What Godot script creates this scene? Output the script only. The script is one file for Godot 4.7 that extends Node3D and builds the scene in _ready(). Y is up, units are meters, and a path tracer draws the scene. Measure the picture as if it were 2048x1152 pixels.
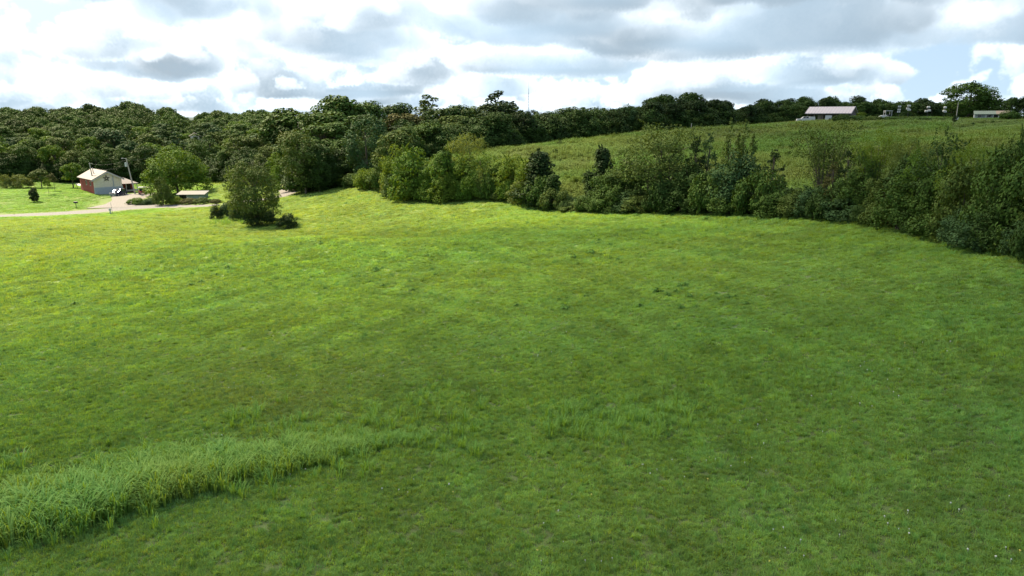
extends Node3D
# A mown hay field below an overgrown hedgerow, a farm yard in the valley and a weedy hill with a barn. Units are metres, the eye is at EYE above the ground under it.

const EYE := 9.0
const FOC := 1390.0                      # focal length in pixels of the 2048 x 1152 photograph
const PITCH := 0.2409
const SUN := Vector3(-0.530, 0.743, -0.409)
var rng := RandomNumberGenerator.new()
var used := {}
var leaf_mats: Array[StandardMaterial3D] = []
var mats := {}
var protos := {}


func _ready() -> void:
	rng.seed = 20
	# --- camera, sky, sun, exposure
	var cam := Camera3D.new()
	cam.name = "camera"
	cam.fov = 45.02
	cam.near = 0.2
	cam.far = 9000.0
	cam.position = Vector3(0, EYE, 0)
	cam.rotation.x = -PITCH
	add_child(cam)
	var env := Environment.new()
	env.background_mode = Environment.BG_SKY
	env.tonemap_mode = Environment.TONE_MAPPER_LINEAR
	env.tonemap_exposure = 2.55
	env.sdfgi_enabled = true
	env.ssao_enabled = true
	env.ssil_enabled = true
	env.sky = Sky.new()
	var sky_mat := PanoramaSkyMaterial.new()
	sky_mat.panorama = ImageTexture.create_from_image(sky_image())
	env.sky.sky_material = sky_mat
	env.sky_rotation.y = SKY_TURN
	env.background_energy_multiplier = 0.43
	var air := WorldEnvironment.new()
	air.name = "air"
	air.environment = env
	add_child(air)
	var sun := DirectionalLight3D.new()
	sun.name = "sun"
	sun.light_color = Color(1.0, 0.925, 0.79)
	sun.light_energy = 1.6
	sun.light_angular_distance = 0.5
	sun.shadow_enabled = true
	add_child(sun)
	sun.look_at_from_position(SUN * 100.0, Vector3.ZERO, Vector3.UP)
	# --- setting
	make_terrain()
	make_materials()
	make_ground()
	make_shade_cloud()
	make_roads()
	make_grass()
	# --- plants
	make_prototypes()
	make_hedgerow()
	make_forest()
	make_yard_plants()
	make_hill_plants()
	# --- things
	make_house()
	make_farmyard()
	make_hilltop()
	make_details()


# ---------------------------------------------------------------- sky
var nz := FastNoiseLite.new()
var cz := FastNoiseLite.new()
var dz := FastNoiseLite.new()
const SKY_W := 4096
const DRIFT := Vector2(0.921, 0.390)
const SKY_TURN := PI / 2.0
func sky_color(d: Vector3, jit: float) -> Color:
	# air behind the clouds: paler towards the horizon
	var up := maxf(d.y, 0.0)
	var clear := Color(0.60, 0.79, 0.93).lerp(Color(0.20, 0.42, 0.80), pow(up, 0.55))
	var toward := d.dot(SUN)
	var silver := pow(maxf(0.0, toward * 0.5 + 0.5), 5.0)
	var e := up * 0.9 + 0.075
	var trans := 1.0
	var rr := 0.0
	var gg := 0.0
	var bb := 0.0
	var base := 900.0
	var thick := 900.0
	var steps := 56
	var sx := SUN.x * DRIFT.x + SUN.z * DRIFT.y
	var sz := SUN.z * DRIFT.x - SUN.x * DRIFT.y
	for i in steps:
		var k := (float(i) + jit) / float(steps)
		var alt := base + thick * k
		var t := alt / e
		var x := (d.x * DRIFT.x + d.z * DRIFT.y) * t
		var z := (d.z * DRIFT.x - d.x * DRIFT.y) * t
		var cov := cz.get_noise_2d(x, z) * 0.34
		var shape := k * 1.15 if k > 0.12 else 0.14 + (0.12 - k) * 3.0
		var n := nz.get_noise_3d(x, alt * 1.3, z) + cov + 0.22 - shape * 0.60
		if n <= -0.16:
			continue
		n -= 0.25 * (dz.get_noise_3d(x, alt * 1.2, z) + 0.15)
		if n <= 0.0:
			continue
		var dens := minf(n * 7.0, 1.0)
		var step_len := thick / float(steps) / e
		var a := 1.0 - exp(-dens * minf(step_len, 300.0) * 0.011)
		# light that reaches this point from the sun's side
		var q1 := maxf(0.0, nz.get_noise_3d(x + sx * 120.0, (alt + SUN.y * 120.0) * 1.3, z + sz * 120.0) + cov + 0.22 - (k + 0.10) * 0.60 - 0.20 * (dz.get_noise_3d(x + sx * 120.0, (alt + SUN.y * 120.0) * 1.2, z + sz * 120.0) + 0.15))
		var q2 := maxf(0.0, nz.get_noise_3d(x + sx * 380.0, (alt + SUN.y * 380.0) * 1.3, z + sz * 380.0) + cov + 0.22 - (k + 0.31) * 0.60)
		var lit := exp(-q1 * 3.5 - q2 * 4.5 - (1.0 - k) * (1.0 - k) * 0.35)
		var edge := exp(-n * 9.0)
		var s := lit * (0.92 + silver * 1.2) + edge * (0.05 + silver * 0.7)
		var amb := 0.50 + 0.18 * k + 0.26 * cz.get_noise_2d(x * 2.6 + 900.0, z * 2.6)
		var haze := 1.0 - exp(-t / 42000.0)
		var r := lerpf(s * 1.0 + amb * 0.76, 0.62, haze)
		var g := lerpf(s * 0.99 + amb * 1.02, 0.78, haze)
		var b := lerpf(s * 0.97 + amb * 1.26, 0.90, haze)
		rr += trans * a * r
		gg += trans * a * g
		bb += trans * a * b
		trans *= 1.0 - a
		if trans < 0.02:
			break
	clear = clear.lerp(Color(1.25, 1.25, 1.22), clampf(silver * 0.9, 0.0, 0.85))
	return Color(rr + trans * clear.r, gg + trans * clear.g, bb + trans * clear.b)

func sky_dir(col: float, row: float, w: int) -> Vector3:
	var az := (col / float(w) - 0.5) * TAU + SKY_TURN
	var el := (0.5 - row / float(w / 2)) * PI
	return Vector3(sin(az) * cos(el), sin(el), -cos(az) * cos(el))

func sky_image() -> Image:
	nz.seed = 11; nz.noise_type = FastNoiseLite.TYPE_SIMPLEX_SMOOTH; nz.frequency = 1.0 / 1700.0
	nz.fractal_octaves = 3; nz.fractal_gain = 0.52; nz.fractal_lacunarity = 2.1
	dz.seed = 23; dz.noise_type = FastNoiseLite.TYPE_SIMPLEX_SMOOTH; dz.frequency = 1.0 / 540.0; dz.fractal_type = FastNoiseLite.FRACTAL_RIDGED; dz.fractal_octaves = 4; dz.fractal_gain = 0.55
	cz.seed = 5; cz.noise_type = FastNoiseLite.TYPE_SIMPLEX_SMOOTH; cz.frequency = 1.0 / 5000.0; cz.fractal_octaves = 2
	var small := Image.create_empty(512, 256, false, Image.FORMAT_RGBF)
	for y in 130:
		for x in 512:
			small.set_pixel(x, y, sky_color(sky_dir(x + 0.5, minf(y + 0.5, 127.5), 512), 0.5))
	for y in range(130, 256):
		for x in 512:
			small.set_pixel(x, y, Color(0.35, 0.42, 0.3))
	small.resize(SKY_W, SKY_W / 2, Image.INTERPOLATE_CUBIC)
	var rows := 170
	var c0 := posmod(int(SKY_W * (0.5 - SKY_TURN / TAU)) - 490, SKY_W)
	var seedy := RandomNumberGenerator.new(); seedy.seed = 3
	for y in range(SKY_W / 4 - rows, SKY_W / 4 + 4):
		for x in range(c0, c0 + 980):
			var c := sky_color(sky_dir(x + 0.5, y + 0.5, SKY_W), seedy.randf())
			var edge := minf(minf(x - c0, c0 + 979 - x) / 40.0, (y - (SKY_W / 4 - rows)) / 14.0)
			if edge < 1.0:
				c = small.get_pixel(x, y).lerp(c, edge)
			small.set_pixel(x, y, c)
	return small


# ---------------------------------------------------------------- rays, terrain
func pixel_dir(px: float, py: float) -> Vector3:
	var x := (px - 1024.0) / FOC
	var y := -(py - 576.0) / FOC
	return Vector3(x, y * cos(PITCH) - sin(PITCH), -y * sin(PITCH) - cos(PITCH))


func az_of(px: float, py := 400.0) -> float:
	var d := pixel_dir(px, py)
	return atan2(d.x, -d.z)


func slope_of(px: float, py: float) -> float:
	var d := pixel_dir(px, py)
	return d.y / Vector2(d.x, d.z).length()


# what the lie of the land was read off as: (pixel column, pixel row, distance over the ground)
const LAND := [
	[1024, 1152, 12.4], [512, 1152, 13.6], [0, 1152, 16.6], [1536, 1152, 12.9], [2048, 1152, 14.2],
	[0, 900, 24.5], [512, 900, 20.4], [1024, 900, 18.4], [1536, 900, 18.2], [2048, 900, 19.0],
	[0, 700, 38], [512, 700, 32], [1024, 700, 28], [1536, 700, 26], [2048, 700, 25],
	[0, 600, 54], [512, 600, 43], [1024, 600, 37], [1536, 600, 33], [2048, 600, 31],
	[0, 520, 76], [512, 520, 58], [1024, 520, 50], [1536, 520, 43],
	[0, 470, 98], [300, 470, 80], [600, 472, 64], [700, 472.5, 66], [700, 469, 79], [700, 452, 91], [900, 472, 62], [900, 463, 72], [900, 448, 80], [1200, 470, 58],
	[0, 450, 122], [150, 450, 110], [300, 440, 122], [0, 435, 158], [50, 430, 165], [220, 421, 170], [300, 412, 174], [400, 408, 168], [450, 440, 112], [520, 452, 99],
	[0, 400, 205], [0, 375, 240], [100, 376, 236], [220, 387, 212], [186, 378, 212], [168, 376, 220], [198, 381, 211], [285, 388, 216],
	[640, 440, 96], [650, 410, 113], [640, 387, 130], [690, 372, 138], [800, 440, 86], [850, 405, 99], [960, 402, 96], [1000, 440, 76],
	[1110, 422, 83], [1200, 427, 76], [1500, 432, 64], [1700, 448, 54], [1850, 475, 46], [1960, 505, 40], [2048, 522, 36.5],
	[690, 352, 160], [1000, 300, 150], [1150, 370, 97], [1200, 340, 112], [1300, 268, 185], [1400, 300, 127], [1590, 247, 232], [1660, 241.5, 226], [1700, 241, 236], [2040, 237, 205],
	[1650, 330, 93], [1650, 280, 148], [1900, 290, 108], [1900, 250, 175],
]
# ... and heights above the eye where trees hide the ground: (pixel column, distance, height)
const HIDDEN := [
	[300, 87, -13.7], [600, 76, -13.2], [820, 67, -11.9], [0, 300, -15.5], [300, 300, -15.5], [0, 430, -9.5], [300, 430, -8.5], [405, 430, -15.0], [405, 260, -18.0], [520, 200, -15.5], [520, 430, -9.0],
	[690, 220, -13.5], [1000, 180, -9.5], [1000, 220, -11.5], [1200, 225, -8.0], [690, 430, -11.0], [1000, 430, -10.5], [1300, 300, -8.0], [1300, 450, -6.0], [1500, 290, -5.5], [1700, 300, -5.5], [1700, 450, -6.0], [2040, 300, -2.0], [2040, 450, -6.0],
	[0, 900, -7.0], [400, 700, -14.0], [700, 900, -6.0], [1300, 900, -6.0], [2040, 900, -8.0],
]
var pts := PackedVector3Array()
var wts := PackedFloat64Array()
var bump := FastNoiseLite.new()
const AZ_MOST := 0.95
const AZ_STEP := 0.0095
const LN_STEP := 0.03
const LN_FIRST := 1.0
const LN_ROWS := 256
var grid := PackedFloat32Array()
var grid_cols := 201


func make_terrain() -> void:
	for a in LAND:
		pts.append(Vector3(az_of(a[0], a[1]), log(a[2]), slope_of(a[0], a[1]) * a[2]))
	for a in HIDDEN:
		pts.append(Vector3(az_of(a[0]), log(a[1]), a[2]))
	var n := pts.size()
	var m := n + 3
	var rows: Array[PackedFloat64Array] = []
	for i in m:
		var row := PackedFloat64Array()
		row.resize(m + 1)
		rows.append(row)
	for i in n:
		for j in n:
			rows[i][j] = tps(pts[i].x - pts[j].x, pts[i].y - pts[j].y) + (0.004 if i == j else 0.0)
		rows[i][n] = 1.0
		rows[i][n + 1] = pts[i].x
		rows[i][n + 2] = pts[i].y
		rows[i][m] = pts[i].z
		rows[n][i] = 1.0
		rows[n + 1][i] = pts[i].x
		rows[n + 2][i] = pts[i].y
	for k in m:
		var best := k
		for i in range(k, m):
			if absf(rows[i][k]) > absf(rows[best][k]):
				best = i
		var held := rows[k]
		rows[k] = rows[best]
		rows[best] = held
		for i in range(k + 1, m):
			var f := rows[i][k] / rows[k][k]
			if f != 0.0:
				for j in range(k, m + 1):
					rows[i][j] -= f * rows[k][j]
	wts.resize(m)
	for k in range(m - 1, -1, -1):
		var s := rows[k][m]
		for j in range(k + 1, m):
			s -= rows[k][j] * wts[j]
		wts[k] = s / rows[k][k]
	bump.seed = 8
	bump.noise_type = FastNoiseLite.TYPE_SIMPLEX_SMOOTH
	bump.frequency = 0.16
	bump.fractal_octaves = 3
	grid.resize(grid_cols * LN_ROWS)
	for j in LN_ROWS:
		for i in grid_cols:
			grid[j * grid_cols + i] = land(-AZ_MOST + AZ_STEP * i, LN_FIRST + LN_STEP * j)


func tps(u: float, v: float) -> float:
	var r2 := u * u + v * v
	return 0.0 if r2 < 1e-12 else r2 * log(r2) * 0.5


func spline(u: float, v: float) -> float:
	var n := pts.size()
	var s := wts[n] + wts[n + 1] * u + wts[n + 2] * v
	for i in n:
		var du := u - pts[i].x
		var dv := v - pts[i].y
		s += wts[i] * 0.5 * (du * du + dv * dv) * log(du * du + dv * dv + 1e-12)
	return s


func land(az: float, ln: float) -> float:
	var v := clampf(ln, 2.4, 6.8)
	var u := clampf(az, -0.78, 0.78)
	var h := spline(u, v)
	if absf(az) > 0.85:
		h = lerpf(h, 0.5 * (spline(0.78, v) + spline(-0.78, v)), smoothstep(0.85, 2.7, absf(az)))
	if ln > 6.8:
		h = lerpf(h, -24.0, smoothstep(6.8, 8.2, ln))
	var r := exp(ln)
	h += bump.get_noise_2d(sin(az) * r, -cos(az) * r) * 0.04 * smoothstep(2.0, 4.0, ln) + bump.get_noise_2d(sin(az) * r * 0.2, 70.0 - cos(az) * r * 0.2) * 0.07 * smoothstep(2.5, 4.0, ln)
	return h + EYE


func height_at(az: float, r: float) -> float:
	var ln := log(maxf(r, 0.5))
	var fu := (az + AZ_MOST) / AZ_STEP
	var fv := (ln - LN_FIRST) / LN_STEP
	if fu < 0.0 or fu >= grid_cols - 1 or fv < 0.0 or fv >= LN_ROWS - 1:
		return land(az, ln)
	var i := int(fu)
	var j := int(fv)
	fu -= i
	fv -= j
	var k := j * grid_cols + i
	return lerpf(lerpf(grid[k], grid[k + 1], fu), lerpf(grid[k + grid_cols], grid[k + grid_cols + 1], fu), fv)


func ground(x: float, z: float) -> float:
	return height_at(atan2(x, -z), sqrt(x * x + z * z))


func polar(az: float, r: float) -> Vector3:
	return Vector3(sin(az) * r, height_at(az, r), -cos(az) * r)


func spot(px: float, r: float, py := 400.0) -> Vector3:
	return polar(az_of(px, py), r)


func hit(px: float, py: float, near := 8.0) -> Vector3:      # where the ground is seen along that line of sight
	var az := az_of(px, py)
	var s := slope_of(px, py)
	var r := near
	while r < 700.0:
		if EYE + s * r < height_at(az, r):
			var lo := r / 1.02
			for k in 8:
				var mid := (lo + r) * 0.5
				if EYE + s * mid < height_at(az, mid):
					r = mid
				else:
					lo = mid
			break
		r *= 1.02
	return polar(az, r)


func far_of(p: Vector3) -> float:
	return Vector2(p.x, p.z).length()


func across(px_wide: float, p: Vector3) -> float:      # metres that so many pixels span there
	var r := far_of(p)
	var c := -p.z / r
	return px_wide * r * c * c / FOC


func tall(px: float, top_py: float, p: Vector3) -> float:
	return EYE + slope_of(px, top_py) * far_of(p) - p.y


# ---------------------------------------------------------------- naming
func numbered(called: String) -> String:
	used[called] = used.get(called, -1) + 1
	return called if used[called] == 0 else "%s_%03d" % [called, used[called]]


func thing(called: String, label: String, category: String, at := Vector3.ZERO, turn := 0.0, group := "") -> Node3D:
	var o := Node3D.new()
	o.name = numbered(called)
	o.set_meta("label", label)
	o.set_meta("category", category)
	if group:
		o.set_meta("group", group)
	add_child(o, true)
	o.position = at
	o.rotation.y = turn
	return o


func part(called: String, mesh: Mesh, mat: Material, parent: Node3D, label := "") -> MeshInstance3D:
	var o := MeshInstance3D.new()
	o.name = called
	o.mesh = mesh
	o.material_override = mat
	if label:
		o.set_meta("label", label)
	parent.add_child(o, true)
	return o


func setting(called: String, mesh: Mesh, mat: Material, label: String, kind := "structure") -> MeshInstance3D:
	var o := MeshInstance3D.new()
	o.name = numbered(called)
	o.mesh = mesh
	o.material_override = mat
	o.set_meta("kind", kind)
	o.set_meta("label", label)
	add_child(o, true)
	return o


func scatter(called: String, mesh: Mesh, mat: Material, label: String, places: Array[Transform3D], tints: PackedColorArray, parent: Node3D = null) -> void:
	var mm := MultiMesh.new()
	mm.transform_format = MultiMesh.TRANSFORM_3D
	mm.use_colors = true
	mm.mesh = mesh
	mm.instance_count = places.size()
	for i in places.size():
		mm.set_instance_transform(i, places[i])
		mm.set_instance_color(i, tints[i])
	var o := MultiMeshInstance3D.new()
	o.name = called if parent else numbered(called)
	o.multimesh = mm
	o.material_override = mat
	o.set_meta("kind", "stuff")
	if not parent:
		o.set_meta("label", label)
	(parent if parent else self).add_child(o, true)


func mass(called: String, label: String) -> Node3D:      # what nobody could count, laid out in several runs
	var o := Node3D.new()
	o.name = numbered(called)
	o.set_meta("kind", "stuff")
	o.set_meta("label", label)
	add_child(o, true)
	return o


# ---------------------------------------------------------------- mesh making
class Shape:
	var v := PackedVector3Array()
	var n := PackedVector3Array()
	var c := PackedColorArray()
	var ix := PackedInt32Array()
	var ink := Color.WHITE

	func tri(p: Vector3, q: Vector3, r: Vector3, inside: Vector3) -> void:
		var nn := (p - r).cross(p - q)
		if nn.length_squared() < 1e-14:
			return
		nn = nn.normalized()
		var k := v.size()
		if nn.dot((p + q + r) / 3.0 - inside) < 0.0:
			nn = -nn
			ix.append_array([k, k + 2, k + 1])
		else:
			ix.append_array([k, k + 1, k + 2])
		v.append_array([p, q, r])
		n.append_array([nn, nn, nn])
		c.append_array([ink, ink, ink])

	func quad(p: Vector3, q: Vector3, r: Vector3, s: Vector3, inside: Vector3) -> void:
		tri(p, q, r, inside)
		tri(p, r, s, inside)

	func box(at: Vector3, size: Vector3, b := Basis()) -> void:
		var h := size * 0.5
		for a in 3:
			for s in [-1.0, 1.0]:
				var w := Vector3.ZERO
				w[a] = s * h[a]
				var d := Vector3.ZERO
				d[(a + 1) % 3] = h[(a + 1) % 3]
				var e := Vector3.ZERO
				e[(a + 2) % 3] = h[(a + 2) % 3]
				quad(at + b * (w + d + e), at + b * (w + d - e), at + b * (w - d - e), at + b * (w - d + e), at)

	func prism(outline: PackedVector2Array, z0: float, z1: float, at := Vector3.ZERO, b := Basis()) -> void:   # outline in x, y
		var mid := Vector2.ZERO
		for p in outline:
			mid += p
		mid /= outline.size()
		var inside := at + b * Vector3(mid.x, mid.y, (z0 + z1) * 0.5)
		var cut := Geometry2D.triangulate_polygon(outline)
		for z in [z0, z1]:
			var beyond: Vector3 = at + b * Vector3(mid.x, mid.y, (z0 + z1) * 0.5)
			for k in range(0, cut.size(), 3):
				var p0 := outline[cut[k]]
				var p1 := outline[cut[k + 1]]
				var p2 := outline[cut[k + 2]]
				var f := at + b * Vector3((p0.x + p1.x + p2.x) / 3.0, (p0.y + p1.y + p2.y) / 3.0, (z0 + z1) * 0.5)
				tri(at + b * Vector3(p0.x, p0.y, z), at + b * Vector3(p1.x, p1.y, z), at + b * Vector3(p2.x, p2.y, z), f)
		for k in outline.size():
			var p := outline[k]
			var q := outline[(k + 1) % outline.size()]
			var way := (q - p).orthogonal().normalized() * 0.01
			var m := (p + q) * 0.5
			var back := m + way if Geometry2D.is_point_in_polygon(m + way, outline) else m - way
			inside = at + b * Vector3(back.x, back.y, (z0 + z1) * 0.5)
			quad(at + b * Vector3(p.x, p.y, z0), at + b * Vector3(q.x, q.y, z0), at + b * Vector3(q.x, q.y, z1), at + b * Vector3(p.x, p.y, z1), inside)

	func tube(path: PackedVector3Array, radii: PackedFloat32Array, sides := 6, caps := true) -> void:
		var first := v.size()
		for k in path.size():
			var along := (path[mini(k + 1, path.size() - 1)] - path[maxi(k - 1, 0)]).normalized()
			var u := along.cross(Vector3.UP if absf(along.y) < 0.9 else Vector3.RIGHT).normalized()
			var w := along.cross(u)
			for s in sides:
				var a := TAU * s / sides
				var o := u * cos(a) + w * sin(a)
				v.append(path[k] + o * radii[k])
				n.append(o)
				c.append(ink)
		for k in path.size() - 1:
			for s in sides:
				var p := first + k * sides + s
				var q := first + k * sides + (s + 1) % sides
				ix.append_array([p, p + sides, q, q, p + sides, q + sides])
		if caps:
			for e in [0, path.size() - 1]:
				var mid: Vector3 = path[e]
				var beyond: Vector3 = path[1] if e == 0 else path[e - 1]
				for s in sides:
					tri(mid, v[first + e * sides + s], v[first + e * sides + (s + 1) % sides], beyond)

	func leaf(at: Vector3, nn: Vector3, along: Vector3, long: float, wide: float, tint: Color) -> void:
		var side := nn.cross(along).normalized()
		var fwd := side.cross(nn)
		var k := v.size()
		v.append_array([at - fwd * long * 0.5, at + side * wide * 0.5 + nn * wide * 0.12, at + fwd * long * 0.5, at - side * wide * 0.5 + nn * wide * 0.12])
		n.append_array([nn, (nn - side * 0.24).normalized(), nn, (nn + side * 0.24).normalized()])
		c.append_array([tint, tint, tint, tint])
		ix.append_array([k, k + 1, k + 2, k, k + 2, k + 3])

	func done() -> ArrayMesh:
		var a := []
		a.resize(Mesh.ARRAY_MAX)
		a[Mesh.ARRAY_VERTEX] = v
		a[Mesh.ARRAY_NORMAL] = n
		a[Mesh.ARRAY_COLOR] = c
		a[Mesh.ARRAY_INDEX] = ix
		var m := ArrayMesh.new()
		m.add_surface_from_arrays(Mesh.PRIMITIVE_TRIANGLES, a)
		return m


func one_box(at: Vector3, size: Vector3, b := Basis()) -> ArrayMesh:
	var s := Shape.new()
	s.box(at, size, b)
	return s.done()


func one_tube(a: Vector3, b: Vector3, ra: float, rb: float, sides := 8) -> ArrayMesh:
	var s := Shape.new()
	s.tube([a, b], [ra, rb], sides)
	return s.done()


func lin(r: float, g: float, b: float, a := 1.0) -> Color:
	return Color(r, g, b, a).linear_to_srgb()


func paint(r: float, g: float, b: float, rough := 0.8, metal := 0.0) -> StandardMaterial3D:
	var m := StandardMaterial3D.new()
	m.albedo_color = lin(r, g, b)
	m.roughness = rough
	m.metallic = metal
	m.cull_mode = BaseMaterial3D.CULL_DISABLED
	return m


func mottled(dark: Color, light: Color, size: float, rough: float, seed_no: int, relief := 0.0) -> StandardMaterial3D:      # two tones of one stuff, world-mapped; linear colours
	var nt := NoiseTexture2D.new()
	nt.width = 256
	nt.height = 256
	nt.seamless = true
	var f := FastNoiseLite.new()
	f.seed = seed_no
	f.frequency = 0.02
	f.fractal_octaves = 5
	nt.noise = f
	var ramp := Gradient.new()
	ramp.offsets = PackedFloat32Array([0.2, 0.8])
	ramp.colors = PackedColorArray([dark.linear_to_srgb(), light.linear_to_srgb()])
	nt.color_ramp = ramp
	var m := StandardMaterial3D.new()
	m.albedo_texture = nt
	m.uv1_triplanar = true
	m.uv1_scale = Vector3.ONE / size
	m.roughness = rough
	m.cull_mode = BaseMaterial3D.CULL_DISABLED
	if relief > 0.0:
		m.heightmap_enabled = true
		m.heightmap_texture = nt
		m.heightmap_scale = relief
	return m


func foliage(r: float, g: float, b: float, glow := 0.6) -> StandardMaterial3D:
	var m := StandardMaterial3D.new()
	m.albedo_color = lin(r, g, b)
	m.vertex_color_use_as_albedo = true
	m.roughness = 0.62
	m.metallic_specular = 0.18
	m.cull_mode = BaseMaterial3D.CULL_DISABLED
	m.backlight_enabled = true
	m.backlight = Color(glow, glow * 0.90, glow * 0.40)
	return m


func make_materials() -> void:
	# 0 dark, 1 mid, 2 fresh, 3 yellowish, 4 olive, 5 bluish, 6 brownish, 7 pale, 8 very dark
	leaf_mats = [foliage(.040, .078, .018), foliage(.060, .112, .022), foliage(.098, .182, .028, 0.85), foliage(.130, .205, .030, 0.85), foliage(.082, .124, .028), foliage(.050, .100, .036), foliage(.100, .102, .032, 0.4), foliage(.150, .205, .060, 0.9), foliage(.027, .052, .016)]
	mats.grass = foliage(.260, .430, .128, 1.0)
	mats.tall_grass = foliage(.232, .395, .098, 0.9)
	mats.weed = foliage(.120, .195, .045, 0.7)
	mats.bark = mottled(Color(.05, .04, .03), Color(.13, .11, .085), 0.6, 0.95, 4)
	mats.wood = mottled(Color(.24, .22, .19), Color(.46, .43, .38), 0.5, 0.9, 5)
	mats.gravel = mottled(Color(.15, .138, .126), Color(.25, .232, .21), 1.3, 0.95, 6, 1.0)
	mats.tar = mottled(Color(.14, .134, .128), Color(.21, .20, .188), 2.0, 0.92, 7, 0.5)
	mats.siding = mottled(Color(.55, .49, .37), Color(.68, .62, .49), 1.7, 0.7, 9)
	mats.block = mottled(Color(.26, .29, .33), Color(.38, .41, .44), 0.9, 0.9, 10)
	mats.red = mottled(Color(.20, .028, .025), Color(.30, .05, .04), 0.9, 0.8, 11)
	mats.roof = mottled(Color(.105, .088, .084), Color(.145, .126, .12), 2.4, 0.6, 12)
	mats.white = paint(.42, .42, .42, .5)
	mats.shed_roof = paint(.13, .13, .13, .6)
	mats.dark = paint(.012, .012, .014, .6)
	mats.steel = paint(.45, .46, .48, .4, .6)
	mats.cable = paint(.10, .10, .10, .6)
	mats.glass = paint(.02, .025, .03, .06)
	mats.rubber = paint(.018, .018, .018, .9)
	mats.galv = paint(.42, .45, .45, .5, .3)


# ---------------------------------------------------------------- ground
const HEDGE_FOOT := [[690, 371], [720, 377], [760, 382], [800, 396], [830, 404], [860, 407], [900, 406], [960, 403], [1000, 403], [1050, 409], [1100, 421], [1130, 425], [1200, 427], [1300, 428], [1400, 430], [1500, 433], [1600, 438], [1700, 448], [1780, 460], [1850, 475], [1920, 495], [1980, 509], [2048, 523], [2130, 545], [2300, 578], [2600, 640]]
const WOOD_FRONT := [[-200, 272], [0, 262], [100, 256], [200, 246], [330, 240], [420, 228], [470, 208], [530, 188], [572, 172], [592, 152], [630, 136], [690, 141], [760, 150], [900, 158], [1000, 158], [1100, 173], [1290, 194], [1330, 205], [1430, 212], [1450, 262], [1590, 274], [1900, 288], [2250, 292]]
var hedge_line := []          # (pixel column, distance)


func table(rows: Array, x: float) -> float:
	if x <= rows[0][0]:
		return rows[0][1]
	for k in range(1, rows.size()):
		if x <= rows[k][0]:
			var t: float = (x - rows[k - 1][0]) / (rows[k][0] - rows[k - 1][0])
			return lerpf(rows[k - 1][1], rows[k][1], t)
	return rows[-1][1]


func column_of(az: float) -> float:
	return 1024.0 + tan(az) * FOC * 0.997


func field_end(px: float) -> float:      # where the mown grass stops
	return table(hedge_line, px) if px > 690.0 else table(WOOD_FRONT, px)


func lying(p: Vector3, turn: float, wide: float, high: float, reach: float) -> Transform3D:      # stands on the slope
	var e := maxf(reach, 0.4)
	var up := Vector3(ground(p.x - e, p.z) - ground(p.x + e, p.z), 2.0 * e, ground(p.x, p.z - e) - ground(p.x, p.z + e)).normalized()
	var x := Vector3(cos(turn), 0, sin(turn))
	x = (x - up * x.dot(up)).normalized()
	return Transform3D(Basis(x * wide, up * high, x.cross(up) * wide), p)


var tone := FastNoiseLite.new()
var fine := FastNoiseLite.new()


func grass_tint(x: float, z: float) -> Color:      # what grows there: greener, drier or thinner grass
	var a := tone.get_noise_2d(x, z)
	var b := tone.get_noise_2d(x * 3.1 + 500.0, z * 3.1)
	var c := Color(0.90, 1.0, 0.95).lerp(Color(1.08, 1.02, 0.85), clampf(0.4 + a * 0.6, 0.0, 1.0))
	c = c.lerp(Color(0.74, 0.92, 0.95), clampf(b * 1.3 - 0.1, 0.0, 0.7))
	var r := sqrt(x * x + z * z)
	var az := atan2(x, -z)
	var px := column_of(az)
	# thin, dry ground on the brow to the left of the middle
	var dry := exp(-pow((px - 520.0) / 330.0, 2.0) - pow((r - 25.0) / 6.0, 2.0)) * clampf(0.55 + b * 1.6, 0.0, 1.0)
	c = c.lerp(Color(1.0, 0.78, 0.95), dry * 0.6)
	c.r *= 1.0 + 0.16 * smoothstep(50.0, 92.0, r) * smoothstep(1250.0, 800.0, px)      # yellower turf on the far rise
	# the mower's and the tractor's lines
	var d := field_end(px) - r
	var line := sin(d * TAU / 4.6 + tone.get_noise_2d(x * 0.6, z * 0.6) * 5.0)
	var row := sin((x * 0.94 + z * 0.34) * TAU / 2.7 + 3.0 * tone.get_noise_2d(x * 0.3, z * 0.3)) * smoothstep(1250.0, 700.0, px) * smoothstep(24.0, 36.0, r) * smoothstep(90.0, 66.0, r)
	var f := 1.0 + 0.10 * b + 0.09 * row + 0.10 * line * (1.0 if px > 500 else 0.5) + 0.10 * fine.get_noise_2d(az * 60.0, log(r) * 5.0)
	return Color(c.r * f, c.g * f, c.b * f)


func weed_tint(x: float, z: float) -> Color:
	var a := tone.get_noise_2d(x * 0.9 + 90.0, z * 0.5)
	var b := tone.get_noise_2d(x * 2.5, z * 1.2 + 300.0)
	var c := Color(0.85, 1.0, 0.85).lerp(Color(1.15, 0.98, 0.95), clampf(0.5 + a * 1.5, 0.0, 1.0))
	return c.lerp(Color(1.12, 0.86, 0.95), clampf(b * 1.7, 0.0, 0.7))


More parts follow.
